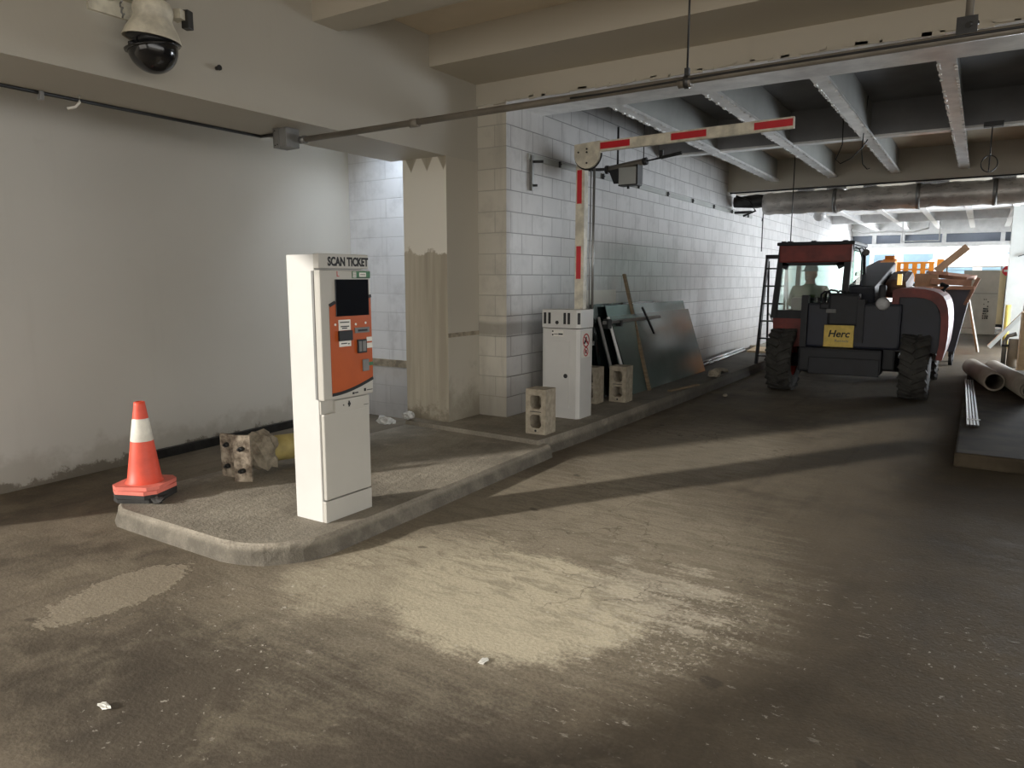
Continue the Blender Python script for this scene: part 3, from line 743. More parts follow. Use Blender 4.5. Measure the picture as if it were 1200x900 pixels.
b = MB(); b.lathe([(.13*math.cos(a*PI/24), -.13*math.sin(a*PI/24)) for a in range(0, 13)][::-1], mD, 36); b.lathe([(.125, 0), (.145, 0), (.147, .01), (.125, .012)], mD, 36); b.build('smoked_dome', 'dome', t)
b = MB(); b.box((-.05, -.05, .075), (.04, .03, .09), (.3, .3, 0), .004); b.tube((-.05, -.055, .06), (-.055, -.09, .045), .016); b.sphere((.03, .0, .075), .08, (1, 1, .5)); b.build('camera_core', 'black', t)
b = MB(); b.lathe([(.0, .1), (.12, .1), (.13, .078), (0, .078)], Matrix.Rotation(.10, 4, Vector((-.54, .84, 0))), 32); b.build('inner_shade', 'black', t)
b = MB(); b.box((.035, .155, .245), (.07, .07, .05), (0, 0, .4)); b.build('hinge_arm', 'white_dirty', t)
b = MB(); b.box((.05, .2, .23), (.045, .05, .10), (0, 0, .4), .004); b.build('latch_box', 'dark_steel', t)
b = MB(); b.path([(-.06+.012*math.cos(i*1.2), -.12+.004*i*.2, .255-.006*i+.008*math.sin(i*1.2)) for i in range(14)], .005, 6); b.build('safety_chain', 'steel', t)
b = MB(); b.path([(-.03, -.03, .46), (-.03, -.02, .55), (-.04, 0, .7)], .008); b.build('cable', 'black', t)

# ------------------------------------------------------------------ conduits, box, hangers
PY = 3.92
t = thing('overhead_pipe', 'long grey overhead pipe running from the junction box across the lane', 'pipe', (0, PY, 2.545))
b = MB(); b.tube((-4.42, 0, 0), (2.3, 0, .02), .021); b.build('pipe_run', 'pipe_grey', t)
for x in (-3.3, -1.42, .2):
    b = MB(); b.tube((x-.035, 0, .0), (x+.035, 0, .0), .028); b.build('coupling', 'pipe_grey', t)
b = MB(); b.tube((-4.42, 0, 0), (-4.36, 0, 0), .03, seg=10); b.build('end_nut', 'steel', t)
b = MB(); b.path([(-2.1, -.028, .0), (-1.9, -.02, .0), (-1.2, -.025, .01), (2.3, -.02, .02)], .006); b.build('thin_wire', 'black', t)
t = thing('pipe_hanger', 'thin vertical hanger rod clamped to the overhead pipe in the middle of the view', 'pipe hanger', (-1.41, PY, 2.545))
b = MB(); b.tube((0, 0, .03), (0, 0, .80), .006, seg=8); b.build('rod', 'dark_steel', t)
b = MB(); b.lathe([(.022, -.012), (.034, -.012), (.034, .012), (.022, .012), (.022, -.012)], Euler((0, PI/2, 0)).to_matrix().to_4x4(), 20); b.b2(-.012, .012, -.012, .012, .025, .07); b.build('clamp', 'dark_steel', t)
t = thing('pipe_hanger', 'rusty bracket fixing the overhead pipe to the girder on the right', 'pipe hanger', (-.14, PY, 2.55))
b = MB(); b.tube((0, .02, .02), (0, .02, .79), .016, seg=8); b.build('rod', 'pipe_grey', t)
b = MB(); b.b2(-.045, .035, -.02, .03, .018, .09); b.tube((.0, -.03, .05), (.03, .03, .07), .012, seg=8); b.build('clamp', 'dark_steel', t)
t = thing('junction_box', 'grey metal junction box under the bulkhead at the left end of the overhead pipe', 'junction box', (-4.49, 3.83, 2.52))
b = MB(); b.b2(-.055, .075, -.05, .075, -.04, .1, .004); b.build('box_body', 'grey_plastic', t)
b = MB(); b.b2(-.06, .0, -.056, -.05, -.042, .1); b.b2(-.062, -.055, -.056, .075, -.042, .1); b.build('cover', 'steel', t)
for x, z in ((-.04, -.025), (-.015, -.02), (-.04, .08)):
    b = MB(); b.tube((x, -.06, z), (x, -.055, z), .005, seg=8); b.build('screw', 'dark_steel', t)
b = MB(); b.tube((-4.845, -1, 2.612), (-4.845, 3.9, 2.612), .012, seg=10); b.tube((-4.845, 3.9, 2.612), (-4.54, 3.88, 2.6), .012, seg=10)
tag(b.build('thin_conduit', 'dark_steel'), 'thin dark conduit running along the back bottom edge of the left bulkhead', 'conduit')
t = thing('ceiling_hook', 'small pale bent hook under the left end of the bulkhead', 'hook', (-4.75, 2.48, 2.60))
b = MB(); b.path([(0, 0, .02), (0, 0, -.02), (-.015, -.02, -.05), (-.05, -.05, -.06)], .008); b.build('hook', 'paper', t)
o = MB(); o.b2(-.02, .02, -.012, .012, -.05, .0, .003); o = o.build('clip', 'steel'); o.location = (-4.84, 2.3, 2.62); tag(o, 'little square metal clip on the thin conduit left of the white hook', 'clip')
o = MB(); o.tube((0, 0, 0), (.03, 0, 0), .012, seg=8); o.tube((.03, 0, 0), (.035, 0, 0), .018, seg=8); o = o.build('wall_bolt', 'dark_steel'); o.location = (-4.2, 3.06, 2.83); tag(o, 'single rusty bolt sticking out of the bulkhead right of the dome camera', 'bolt')
# strut bracket on block wall
t = thing('strut_bracket', 'short vertical steel strut bracket bolted near the corner of the block wall', 'bracket', (-3.87, 6.36, 2.38))
b = MB(); b.b2(0, .03, -.02, .02, 0, .34); b.b2(.03, .035, -.022, -.012, 0, .34); b.build('strut', 'steel', t)
b = MB(); b.tube((.02, 0, .28), (.12, .05, .28), .014, seg=8); b.tube((.02, 0, .05), (.07, .02, .05), .012, seg=8); b.build('bolt', 'dark_steel', t)
for k in range(9):
    y = 6.9+k*1.05
    o = MB(); o.b2(0, .02, -.01, .01, -.03, .03); o.tube((0, 0, 0), (.03, 0, 0), .008, seg=6); o = o.build('rail_bolt', 'dark_steel'); o.location = (-3.845, y, 2.70)
    tag(o, 'small dark bolt in the ledge rail along the upper block wall', 'bolt', 'bolts along the wall ledge')
# hanging device beside the barrier arm
t = thing('hanging_fixture', 'grey hanging unit with a box and a long dark spike under the raised barrier arm', 'fixture', (-3.35, 7.5, 2.72))
b = MB(); b.tube((-.22, 0, -.02), (.2, 0, .03), .035); b.build('tube_body', 'pipe_grey', t)
b = MB(); b.tube((-.24, 0, -.02), (-.21, 0, -.02), .045); b.build('end_ring', 'dark_steel', t)
b = MB(); b.tube((.2, 0, .03), (.24, 0, .035), .04); b.tube((.24, 0, .035), (.55, 0, .075), .008, .012); b.tube((.4, 0, .056), (.62, 0, .085), .018); b.b2(.38, .42, -.015, .015, .06, .13); b.build('spike', 'dark_steel', t)
b = MB(); b.b2(-.06, .16, -.06, .06, -.2, -.02, .006); b.build('box_body', 'rib', t)
b = MB(); b.b2(.145, .165, -.065, .065, -.2, -.0); b.b2(-.06, .16, -.065, .065, -.212, -.2); b.tube((.03, 0, -.24), (.03, 0, -.2), .015, seg=8); b.build('box_frame', 'dark_steel', t)
b = MB(); b.prism([(-.2, -.02), (-.08, -.02), (-.08, -.18), (-.13, -.18)], .02, Matrix(((1, 0, 0, 0), (0, 0, 1, -.03), (0, 1, 0, 0), (0, 0, 0, 1)))); b.build('gusset', 'black', t)
b = MB(); b.tube((-.1, 0, .0), (-.1, 0, .42), .012, seg=8); b.tube((.2, 0, .03), (.2, 0, .42), .006, seg=8); b.build('drop_rod', 'dark_steel', t)
b = MB(); b.bar((-.49, 0, .0), (-.15, 0, -.02), .03, .03); b.build('wall_arm', 'dark_steel', t)

# ------------------------------------------------------------------ glass sheets leaning on the block wall
WX = -3.87
def sheet(name, label, y0, y1, xb, xt, z1, m, th=.012, skew=0.):
    """one rectangular sheet leaning from (xb, floor) to (xt, z1)"""
    t = MB()
    p = [Vector((xb, y0, .152)), Vector((xb, y1, .152)), Vector((xt, y1-skew, z1)), Vector((xt, y0-skew, z1))]
    n = (p[1]-p[0]).cross(p[3]-p[0]).normalized()*th
    a = [t.bm.verts.new(q) for q in p]; c = [t.bm.verts.new(q-n) for q in p]
    t.bm.faces.new(a); t.bm.faces.new(c[::-1])
    for i in range(4):
        f = t.bm.faces.new((a[i], a[(i+1) % 4], c[(i+1) % 4], c[i])); f.material_index = 1
    o = t.build(name, [m, 'sheet_dark']); return tag(o, label, 'glass sheet', 'glass sheets leaning on the block wall')
sheet('glass_sheet', 'largest grey green glass sheet leaning in front of the stack', 7.95, 10.65, -3.40, -3.62, 1.08, 'sheet', .012, .22)
sheet('glass_sheet', 'pale green glass sheet rising above the largest one right behind it', 7.9, 10.55, -3.47, -3.69, 1.20, 'sheet_pale', .012, .15)
for k, (y0, xb, xt, z1, lab) in enumerate(((7.50, -3.58, -3.75, 1.22, 'dark glass sheet with the tallest near edge left of the pale sheet'),
                                           (7.40, -3.66, -3.785, 1.16, 'second dark glass sheet counted from the front pair of sheets'),
                                           (7.22, -3.72, -3.815, 1.1, 'third dark glass sheet standing behind the two taller dark ones'),
                                           (7.08, -3.78, -3.84, 1.06, 'rearmost dark glass sheet standing closest to the block wall'))):
    sheet('glass_sheet', lab, y0, y0+1.9, xb, xt, z1, 'sheet_dark')
b = MB(); b.bar((-3.37, 7.78, .16), (-3.58, 7.60, 1.08), .03, .03); tag(b.build('metal_channel', 'steel'), 'thin metal channel leaning by the near edge of the largest glass sheet', 'metal channel', 'metal channels at the glass')
b = MB(); b.bar((-3.46, 7.66, .16), (-3.63, 7.45, 1.08), .03, .03); tag(b.build('metal_channel', 'steel'), 'outer thin metal channel leaning left of its twin by the glass', 'metal channel', 'metal channels at the glass')
t = thing('suction_bar', 'steel carrying bar with black clamps lying across the largest glass sheet', 'handle bar', (-3.56, 8.2, 1.0))
b = MB(); b.bar((.0, -.75, .02), (.0, .95, .02), .03, .035); b.build('bar', 'steel', t)
b = MB(); b.bar((.0, .35, .16), (.06, .62, -.18), .02, .02); b.b2(-.03, .03, -.7, -.6, -.05, .06); b.b2(-.03, .03, -.35, -.3, -.04, .03); b.build('clamp', 'black', t)
b = MB(); b.bar((-3.345, 8.33, .155), (-3.80, 8.52, 1.57), .055, .03, (1, 0, 0)); tag(b.build('wood_plank', 'wood'), 'long weathered wooden plank leaning over the glass sheets against the block wall', 'plank')
b = MB(); b.b2(-3.864, -3.854, 7.6, 8.4, .151, 1.38); tag(b.build('paper_sheet', 'paper'), 'pale sheet peeking over the dark glass behind the plank', 'sheet')
# floor tubes by the wall
for k, (x, z, lab) in enumerate(((-3.70, .175, 'bright steel tube nearest the lane on the walkway past the glass'), (-3.76, .175, 'middle bright steel tube lying along the block wall'), (-3.73, .215, 'bright steel tube lying on top of the other two by the wall'))):
    b = MB(); b.tube((x+.14, 10.9, z), (x-.02, 14.0, z), .022, seg=12); tag(b.build('steel_tube', 'shiny'), lab, 'steel tube', 'steel tubes along the block wall')
b = MB(); b.box((-3.45, 14.4, .165), (.5, 1.0, .03), (0, 0, .1)); tag(b.build('flat_board', 'ply'), 'flat pale board lying on the walkway just past the bright tubes', 'board')
b = MB(); b.box((-3.5, 15.2, .17), (.6, .7, .04), (0, 0, -.2)); tag(b.build('flat_board', 'board_grey'), 'grey flat board lying on the walkway beyond the pale board', 'board')
# stepladder left of the telehandler
t = thing('step_ladder', 'dark stepladder standing between the block wall and the telehandler cab', 'ladder', (-2.82, 12.3, 0))
for sx, n in ((-.20, 0), (.2, 1)):
    b = MB(); b.bar((sx*1.0-.0, -.25, 0), (sx*.75, .0, 1.86), .035, .06); b.build('rail', 'dark_steel', t)
    b = MB(); b.bar((sx*.9, .42, 0), (sx*.7, .05, 1.80), .03, .035); b.build('rear_leg', 'dark_steel', t)
for k in range(6):
    z = .28*(k+1); s = 1-.25*z/1.86; b = MB(); b.b2(-.2*s, .2*s, -.25+.25*z/1.86-.04, -.25+.25*z/1.86+.04, z-.012, z+.012); b.build('step', 'dark_steel', t)
b = MB(); b.b2(-.17, .17, -.06, .12, 1.84, 1.90, .005); b.build('top_cap', 'black', t)
b = MB(); b.bar((.15, .4, .3), (-.16, .3, .95), .025, .02); b.build('brace', 'steel', t)
b = MB(); b.bar((-3.1, 14.2, .155), (-2.45, 14.4, 1.1), .04, .04); tag(b.build('leaning_batten', 'wood'), 'thin batten leaning diagonally behind the stepladder', 'batten')

# ------------------------------------------------------------------ telehandler (seen from its rear, facing away)
T = thing('telehandler', 'dusty red telehandler with a yellow rear plate seen from behind in the lane', 'telehandler', (-1.44, 10.45, 0))
def wheel(x, y, r, w, parent, face):
    o = MB(); m = Matrix.Translation((x, y, r)) @ Euler((0, PI/2, 0)).to_matrix().to_4x4()
    rr = r-.03
    o.lathe([(rr*.55, -w*.42), (rr*.8, -w*.5), (rr*.95, -w*.48), (rr, -w*.38), (rr+.004, 0), (rr, w*.38), (rr*.95, w*.48), (rr*.8, w*.5), (rr*.55, w*.42)], m, 40)
    n = 20
    for k in range(n):
        for s in (-1, 1):
            a = 2*PI*(k+(.5 if s > 0 else 0))/n
            q = m @ Matrix.Rotation(a, 4, 'Z') @ Matrix.Translation((rr+.012, 0, s*w*.25)) @ Euler((s*.5, 0, 0)).to_matrix().to_4x4()
            o.box((0, 0, 0), (.045, .062, w*.52), q)
    wh = o.build('wheel', 'tyre', parent)
    o = MB(); o.lathe([(0, -w*.2), (rr*.3, -w*.22), (rr*.52, -w*.25), (rr*.6, -w*.42), (rr*.56, -w*.44)], m, 24); o.lathe([(0, w*.2), (rr*.3, w*.22), (rr*.52, w*.25), (rr*.6, w*.42), (rr*.56, w*.44)], m, 24)
    for k in range(6): o.tube(m @ Vector((rr*.3*math.cos(k), rr*.3*math.sin(k), -w*.26)), m @ Vector((rr*.3*math.cos(k), rr*.3*math.sin(k), w*.26)), .015, seg=6)
    o.build('rim', 'tel_red', wh)
for x in (-.80, .80):
    wheel(x, .0, .418, .32, T, 0); wheel(x, 2.25, .418, .32, T, 0)
b = MB(); b.b2(-.58, .58, -.12, 2.9, .34, .72, .03); b.tube((-.7, 0, .418), (.7, 0, .418), .09); b.tube((-.7, 2.25, .418), (.7, 2.25, .418), .09); b.build('chassis', 'tel_black', T)
b = MB(); b.b2(-.56, .44, -.30, -.02, .30, .62, .03); b.b2(-.42, .42, -.33, -.28, .28, .5, .01); b.build('rear_bumper', 'tel_black', T)
b = MB(); b.b2(-.50, .62, -.20, .9, .62, 1.2, .03); b.build('rear_frame', 'tel_dark', T)
b = MB(); b.b2(-.24, .14, -.23, -.02, .9, 1.33, .04); b.b2(-.56, -.48, -.24, -.1, .55, 1.3); b.b2(.12, .2, -.24, .0, .7, 1.25); b.build('boom_tower', 'tel_black', T)
b = MB(); b.box((-.19, -.245, 1.1), (.12, .03, .05), None, .004); b.build('logo_tag', 'grey_plastic', T)
# yellow plate with lettering
b = MB(); b.box((-.085, -.225, .775), (.36, .012, .285), (0, 0, 0), .006); yp = b.build('rear_plate', 'plate_yellow', T)
b = MB(); b.b2(-.15, -.02, -.222, -.2, .6, 1.0); b.build('plate_bracket', 'tel_black', T)
text('Herc', .125, 'ink', yp, (-.215, -.232, .765), RY, 'lettering', .0028, .26, shear=.2)
text('Rentals', .05, 'grey_plastic', yp, (-.13, -.232, .70), RY, 'lettering', 0, .16)
# cab
cx0, cx1, cy0, cy1, cz0, cz1 = -.92, .02, -.02, 1.35, .98, 1.99
b = MB()
b.prism([(cx0-.02, .60), (cx0-.05, cz0), (cx0, cz0+.1), (-.15, cz0+.1), (-.15, .60)], 1.4, Matrix(((1, 0, 0, 0), (0, 0, 1, cy0), (0, 1, 0, 0), (0, 0, 0, 1)))); cab = b.build('cab_lower_body', 'tel_red', T)
fr = MB()
fr.bar((cx0-.04, cy0, cz0), (cx0+.03, cy0+.02, cz1-.02), .07, .07, (0, 1, 0)); fr.bar((cx1-.10, cy0, cz0+.1), (cx1-.07, cy0+.02, cz1-.02), .08, .07, (0, 1, 0))
fr.bar((cx0-.04, cy1, cz0-.3), (cx0+.03, cy1-.2, cz1-.02), .06, .06, (0, 1, 0)); fr.bar((cx1-.03, cy1, cz0), (cx1-.05, cy1-.2, cz1-.02), .06, .06, (0, 1, 0))
fr.b2(cx0-.02, cx1-.04, cy0-.02, cy0+.06, cz0, cz0+.11)
fr.b2(cx0, cx1-.04, cy0-.015, cy0+.05, cz1-.3, cz1-.25)
fr.box((cx0+.06, cy0+.01, cz1-.29), (.12, .05, .08), (0, .5, 0)); fr.box((cx1-.16, cy0+.01, cz1-.29), (.1, .05, .08), (0, -.5, 0))
fr.b2(cx0, cx0+.05, cy0, cy1-.1, cz1-.1, cz1-.04); fr.b2(cx0-.04, cx0+.02, cy0, cy1, cz0, cz0+.08)
fr.b2(cx1-.1, cx1-.03, cy0, cy1-.1, cz1-.1, cz1-.03); fr.b2(cx0, cx1-.04, cy1-.24, cy1-.16, cz1-.08, cz1-.03)
fr.build('cab_frame', 'tel_black', T)
b = MB(); b.b2(cx0-.0, cx1-.03, cy0-.03, cy0+.12, cz1-.26, cz1-.015, .02); b.build('cab_header', 'tel_red', T)
b = MB(); b.b2(cx0-.03, cx1+.0, cy0-.06, cy1-.15, cz1-.035, cz1+.012, .015)
for x in (cx0+.02, cx0+.1, cx0+.4, cx1-.15): b.b2(x, x+.06, cy0-.03, cy0+.05, cz1+.005, cz1+.025)
b.build('cab_roof', 'tel_black', T)
b = MB(); b.b2(cx0+.03, cx1-.1, cy0+.035, cy0+.04, cz0+.1, cz1-.28); b.build('rear_window', 'glass', T)
b = MB(); b.b2(cx0-.02, cx0-.015, cy0+.06, cy1-.15, cz0+.08, cz1-.1); b.build('side_window', 'glass', T)
b = MB(); b.b2(cx0+.03, cx1-.05, cy1-.12, cy1-.115, cz0-.1, cz1-.06); b.build('windscreen', 'glass', T)
b = MB()
b.prism([(cx1-.06, cz0+.2), (cx1+.02, cz0+.22), (cx1+.05, cz0+.5), (cx1+.03, cz1-.15), (cx1-.04, cz1-.05), (cx1-.055, cz1-.05)], .02, Matrix(((1, 0, 0, 0), (0, 0, 1, .25), (0, 1, 0, 0), (0, 0, 0, 1)))); b.b2(cx1-.05, cx1-.045, cy0+.05, cy1-.2, cz0+.15, cz1-.06); b.build('bowed_side_window', M['glass'], T)
b = MB(); b.path([(cx1-.03, .2, cz1-.06), (cx1+.02, .2, cz1-.09), (cx1+.055, .2, cz1-.2), (cx1+.06, .22, cz1-.5), (cx1+.03, .25, cz1-.75)], .009, 8); b.build('window_rim', 'tel_black', T)
b = MB(); b.path([(cx1-.02, .3, cz1-.08), (cx1+.04, .3, cz1-.07), (cx1+.08, .3, cz1-.12)], .008); mr = b.build('mirror_arm', 'tel_black', T)
b = MB(); b.sphere((cx1+.09, .3, cz1-.13), .045, (1, .4, 1)); b.build('mirror', 'grey_plastic', mr)
b = MB(); b.b2(cx0+.1, cx0+.62, .35, .85, .76, .93, .03); b.b2(cx0+.12, cx0+.60, .24, .34, .9, 1.26, .04); b.build('seat', 'tel_black', T)
b = MB(); m = Matrix.Translation((-.56, 1.08, 1.14)) @ Euler((.5, 0, 0)).to_matrix().to_4x4()
b.lathe([(.16+.014*math.cos(a*PI/4), .014*math.sin(a*PI/4)) for a in range(9)], m, 28); b.tube((-.56, 1.08, 1.14), (-.56, 1.16, .72), .025); b.box((-.56, 1.08, 1.14), (.3, .03, .012), (.5, 0, 0)); b.build('steering_wheel', 'tel_black', T)
# engine hood on the right
hood = [(.50, .84), (.50, 1.37), (.58, 1.40), (.72, 1.398), (.85, 1.385), (.94, 1.365), (1.0, 1.34), (1.05, 1.30), (1.085, 1.24), (1.11, 1.16), (1.125, 1.06), (1.132, .94), (1.13, .80), (1.118, .66), (1.09, .52), (1.02, .52), (1.045, .70), (1.05, .88), (1.045, 1.02), (1.025, 1.12), (.99, 1.19), (.93, 1.245), (.86, 1.272), (.76, 1.285), (.58, 1.285), (.58, .84)]
mH = Matrix(((1, 0, 0, 0), (0, 0, 1, -.17), (0, 1, 0, 0), (0, 0, 0, 1)))
b = MB(); b.prism(hood, 1.85, mH); o = b.build('engine_hood', ['tel_red', 'hood_side'], T)
for f in o.data.polygons:
    if f.normal.x > .6 and f.center.x > 1.0: f.material_index = 1
b = MB(); b.prism([(.56, .6), (.56, 1.28), (.82, 1.28), (.94, 1.24), (1.0, 1.16), (1.05, 1.0), (1.05, .6)], 1.7, mH @ Matrix.Translation((0, 0, .06))); b.build('radiator_panel', 'tel_dark', T)
b = MB(); b.path([(1.02, .3, 1.36), (1.06, .3, 1.42), (1.0, .35, 1.44)], .03); b.build('exhaust', 'tel_black', T)
# tail lamp with hooded stalk
b = MB(); b.box((.385, -.16, 1.34), (.09, .06, .2), None, .03); lb = b.build('lamp_stalk', 'tel_black', T)
b = MB(); b.lathe([(0, -.0), (.075, .0), (.085, .015), (.06, .05), (0, .06)], Matrix.Translation((.40, -.19, 1.20)) @ Euler((PI/2, 0, 0)).to_matrix().to_4x4(), 24); b.build('work_lamp', 'lamp_lens', lb)
# boom with orange head, hoses
b = MB(); b.bar((.10, .15, 1.24), (.10, 2.6, 1.60), .34, .36, (0, 0, 1), .03); bo = b.build('boom', 'tel_dark', T)
b = MB(); b.bar((.10, .9, 1.36), (.10, 3.4, 1.74), .22, .22, (0, 0, 1), .02); b.build('inner_boom', 'tel_orange', bo)
b = MB(); b.box((.42, 1.6, 1.44), (.3, 1.1, .26), (.14, 0, 0), .09); b.build('boom_fairing', 'boom_brown', T)
b = MB(); b.bar((-.12, 1.3, 1.58), (-.02, 3.2, 1.80), .06, .05); b.build('hose_carrier', 'hood_side', bo)
b = MB()
for i, (x, h, w) in enumerate(((-.28, .13, .07), (-.20, .15, .09), (-.1, .14, .06), (-.02, .12, .05))):
    b.path([(x-w, -.1, 1.22), (x-w*.9, -.12, 1.22+h*.7), (x-w*.3, -.12, 1.22+h), (x+w*.5, -.1, 1.22+h*.9), (x+w, -.05, 1.22+h*.4), (x+w, 0, 1.2)], .014)
for i in range(7): b.tube((-.36+.06*i, -.14, 1.15), (-.36+.06*i, -.14, 1.27), .018)
b.build('hydraulic_hoses', 'black', T)
b = MB(); b.b2(-.34, .2, -.22, .2, 1.12, 1.2, .02); b.build('valve_block', 'tel_black', T)
b = MB(); b.b2(.03, .17, 3.3, 3.45, 1.2, 1.9); b.b2(-.45, .75, 3.4, 3.48, 1.3, 1.38); b.b2(-.45, .75, 3.4, 3.48, .9, .98); b.build('fork_carriage', 'tel_orange', T)
b = MB(); b.b2(.44, .50, .98, 1.02, 1.43, 1.58, .005); b.build('amber_reflector', 'amber', T)

# orange machine beyond the boom
t = thing('scissor_lift', 'bright orange work platform partly hidden behind the telehandler boom', 'lift', (-1.06, 17.7, 0))
b = MB(); b.b2(-.5, .45, -.3, 1.2, .15, .75, .03); b.build('base', 'tel_orange', t)
for k in range(3):
    for s in (-1, 1):
        b = MB(); b.bar((-.4, s*.2, .8+.22*k), (.4, s*.2, 1.02+.22*k), .05, .05); b.bar((.4, s*.24, .8+.22*k), (-.4, s*.24, 1.02+.22*k), .05, .05); b.build('scissor_arm', 'dark_steel', t)
b = MB(); b.b2(-.5, .2, -.35, 1.2, 1.46, 1.6); b.build('platform', 'tel_orange', t)
b = MB()
for x in (-.5, -.36, -.2, -.05, .1): b.b2(x, x+.09, -.36, -.32, 1.58, 1.85)
b.b2(-.5, .2, -.37, -.33, 1.83, 1.87); b.b2(-.5, .2, -.37, -.33, 1.70, 1.73); b.b2(.24, .36, -.36, -.3, 1.55, 1.92); b.build('guard_rail', 'tel_orange', t)
for x in (-.4, .35):
    b = MB(); b.tube((x-.06, -.1, .15), (x+.06, -.1, .15), .15); b.build('wheel', 'black', t)

# ------------------------------------------------------------------ operator in the cab
def skin_body(chains, radii, joins, extra, vox=.009):
    bm = bmesh.new(); lay = bm.verts.layers.skin.verify()
    V = {}
    for n, (p, r) in chains.items():
        v = bm.verts.new(p); v[lay].radius = r if isinstance(r, tuple) else (r, r); V[n] = v
    for a, c in joins: bm.edges.new((V[a], V[c]))
    V['pelvis'][lay].use_root = True
    me = bpy.data.meshes.new('body'); bm.to_mesh(me); bm.free()
    o = bpy.data.objects.new('body', me); C.objects.link(o)
    o.modifiers.new('s', 'SKIN'); sd = o.modifiers.new('d', 'SUBSURF'); sd.levels = 2
    bpy.context.view_layer.update()
    m2 = bpy.data.meshes.new_from_object(o.evaluated_get(bpy.context.evaluated_depsgraph_get()))
    b = bmesh.new(); b.from_mesh(m2); extra(b); b.to_mesh(m2); b.free()
    o.modifiers.clear(); o.data = m2
    rm = o.modifiers.new('r', 'REMESH'); rm.mode = 'VOXEL'; rm.voxel_size = vox; rm.use_smooth_shade = True
    sm = o.modifiers.new('m', 'SMOOTH'); sm.factor = .5; sm.iterations = 2
    bpy.context.view_layer.update()
    m3 = bpy.data.meshes.new_from_object(o.evaluated_get(bpy.context.evaluated_depsgraph_get()))
    o.modifiers.clear(); o.data = m3
    return o
J = {'pelvis': ((0, 0, .10), (.16, .13)), 'belly': ((0, .02, .26), (.165, .13)), 'chest': ((0, .03, .43), (.19, .13)), 'neckb': ((0, .03, .55), (.10, .08)), 'neck': ((0, .04, .61), .058), 'skull': ((0, .05, .70), .075)}
E_ = [('pelvis', 'belly'), ('belly', 'chest'), ('chest', 'neckb'), ('neckb', 'neck'), ('neck', 'skull')]
for s, k in ((-1, 'l'), (1, 'r')):
    J.update({k+'sh': ((s*.20, .03, .50), .075), k+'el': ((s*.28, .16, .28), .05), k+'wr': ((s*.15, .40, .34), .032), k+'palm': ((s*.135, .455, .36), (.036, .02)),
              k+'hip': ((s*.10, .06, .08), .095), k+'kn': ((s*.15, .48, .10), .068), k+'an': ((s*.15, .56, -.30), .045), k+'to': ((s*.16, .72, -.36), .04)})
    E_ += [('chest', k+'sh'), (k+'sh', k+'el'), (k+'el', k+'wr'), (k+'wr', k+'palm'), ('pelvis', k+'hip'), (k+'hip', k+'kn'), (k+'kn', k+'an'), (k+'an', k+'to')]
    for f in range(4):
        L = (.055, .065, .06, .048)[f]
        J[k+'f%d' % f] = ((s*(.135)+(f-1.5)*.02, .495, .372), .009); J[k+'g%d' % f] = ((s*.135+(f-1.5)*.021, .495+L*.5, .36), .0085); J[k+'h%d' % f] = ((s*.135+(f-1.5)*.021, .49+L*.5, .335), .008)
        E_ += [(k+'palm', k+'f%d' % f), (k+'f%d' % f, k+'g%d' % f), (k+'g%d' % f, k+'h%d' % f)]
    J[k+'t0'] = ((s*.135-s*.035, .44, .35), .010); J[k+'t1'] = ((s*.135-s*.05, .47, .335), .009); E_ += [(k+'palm', k+'t0'), (k+'t0', k+'t1')]
def head_extra(bm):
    def sph(c, sc, rot=0):
        q = bmesh.ops.create_uvsphere(bm, u_segments=24, v_segments=16, radius=1)
        bmesh.ops.transform(bm, matrix=Matrix.Translation((0, .05, .70)) @ Matrix.Rotation(.75, 4, 'Z') @ Matrix.Translation(c) @ Matrix.Diagonal((*sc, 1)), verts=q['verts'])
    sph((0, .0, .035), (.078, .098, .112)); sph((0, .045, -.03), (.055, .06, .07))
    sph((0, .105, .0), (.013, .022, .022)); sph((0, .1, -.045), (.025, .012, .008))
    for s in (-1, 1): sph((s*.08, -.01, .01), (.012, .022, .034)); sph((s*.03, .09, .025), (.014, .01, .01))
P_ = skin_body(J, None, E_, head_extra); P_.name = 'person'
P_.location = (-2.05, 10.95, .86)
for m in ('green_shirt', 'skin', 'trouser', 'black'): P_.data.materials.append(M[m])
for f in P_.data.polygons:
    c = f.center
    f.material_index = 1 if (c.z > .585 or (c.y > .33 and c.z > .27)) else (0 if c.z > .17 else (3 if c.z < -.33 else 2))
tag(P_, 'person in a green shirt and grey cap seated in the telehandler cab looking left', 'person')
b = MB(); q = Matrix.Translation((0, .05, .70)) @ Matrix.Rotation(.75, 4, 'Z')
b.lathe([(.095, .06), (.094, .1), (.08, .135), (.045, .158), (0, .165)], q @ Matrix.Diagonal((.92, 1.12, 1, 1)), 24)
b.prism([(-.065, .07)] + [(.075*math.cos(PI-PI*i/8), .1+.085*math.sin(PI*i/8)) for i in range(9)] + [(.065, .07)], .012, q @ Matrix.Translation((0, 0, .062))); b.build('cap', 'cap', P_)

# ------------------------------------------------------------------ foil duct and hanging bits
t = thing('insulated_duct', 'silver foil wrapped round duct crossing the lane under the girder', 'duct', (0, 13.25, 2.80))
b = MB()
prof = []
N = 60
for i in range(N+1):
    x = -3.3+i*(5.5/N); r = .185+.005*math.sin(i*2.1)+.004*math.sin(i*5.3+1)
    if i % 14 in (0,): r -= .018
    prof.append((r, x))
b.lathe([(.0, -3.3)]+prof+[(0, 2.2)], Euler((0, PI/2, 0)).to_matrix().to_4x4(), 32); b.build('foil_wrap', 'foil', t)
for x in (-2.15, -.95, .05):
    b = MB(); b.lathe([(.196, -.03), (.2, -.03), (.2, .03), (.196, .03)], Matrix.Translation((x, 0, 0)) @ Euler((0, PI/2, 0)).to_matrix().to_4x4(), 32); b.tube((x, 0, .19), (x, 0, .225), .012, seg=8); b.build('strap', 'steel', t)
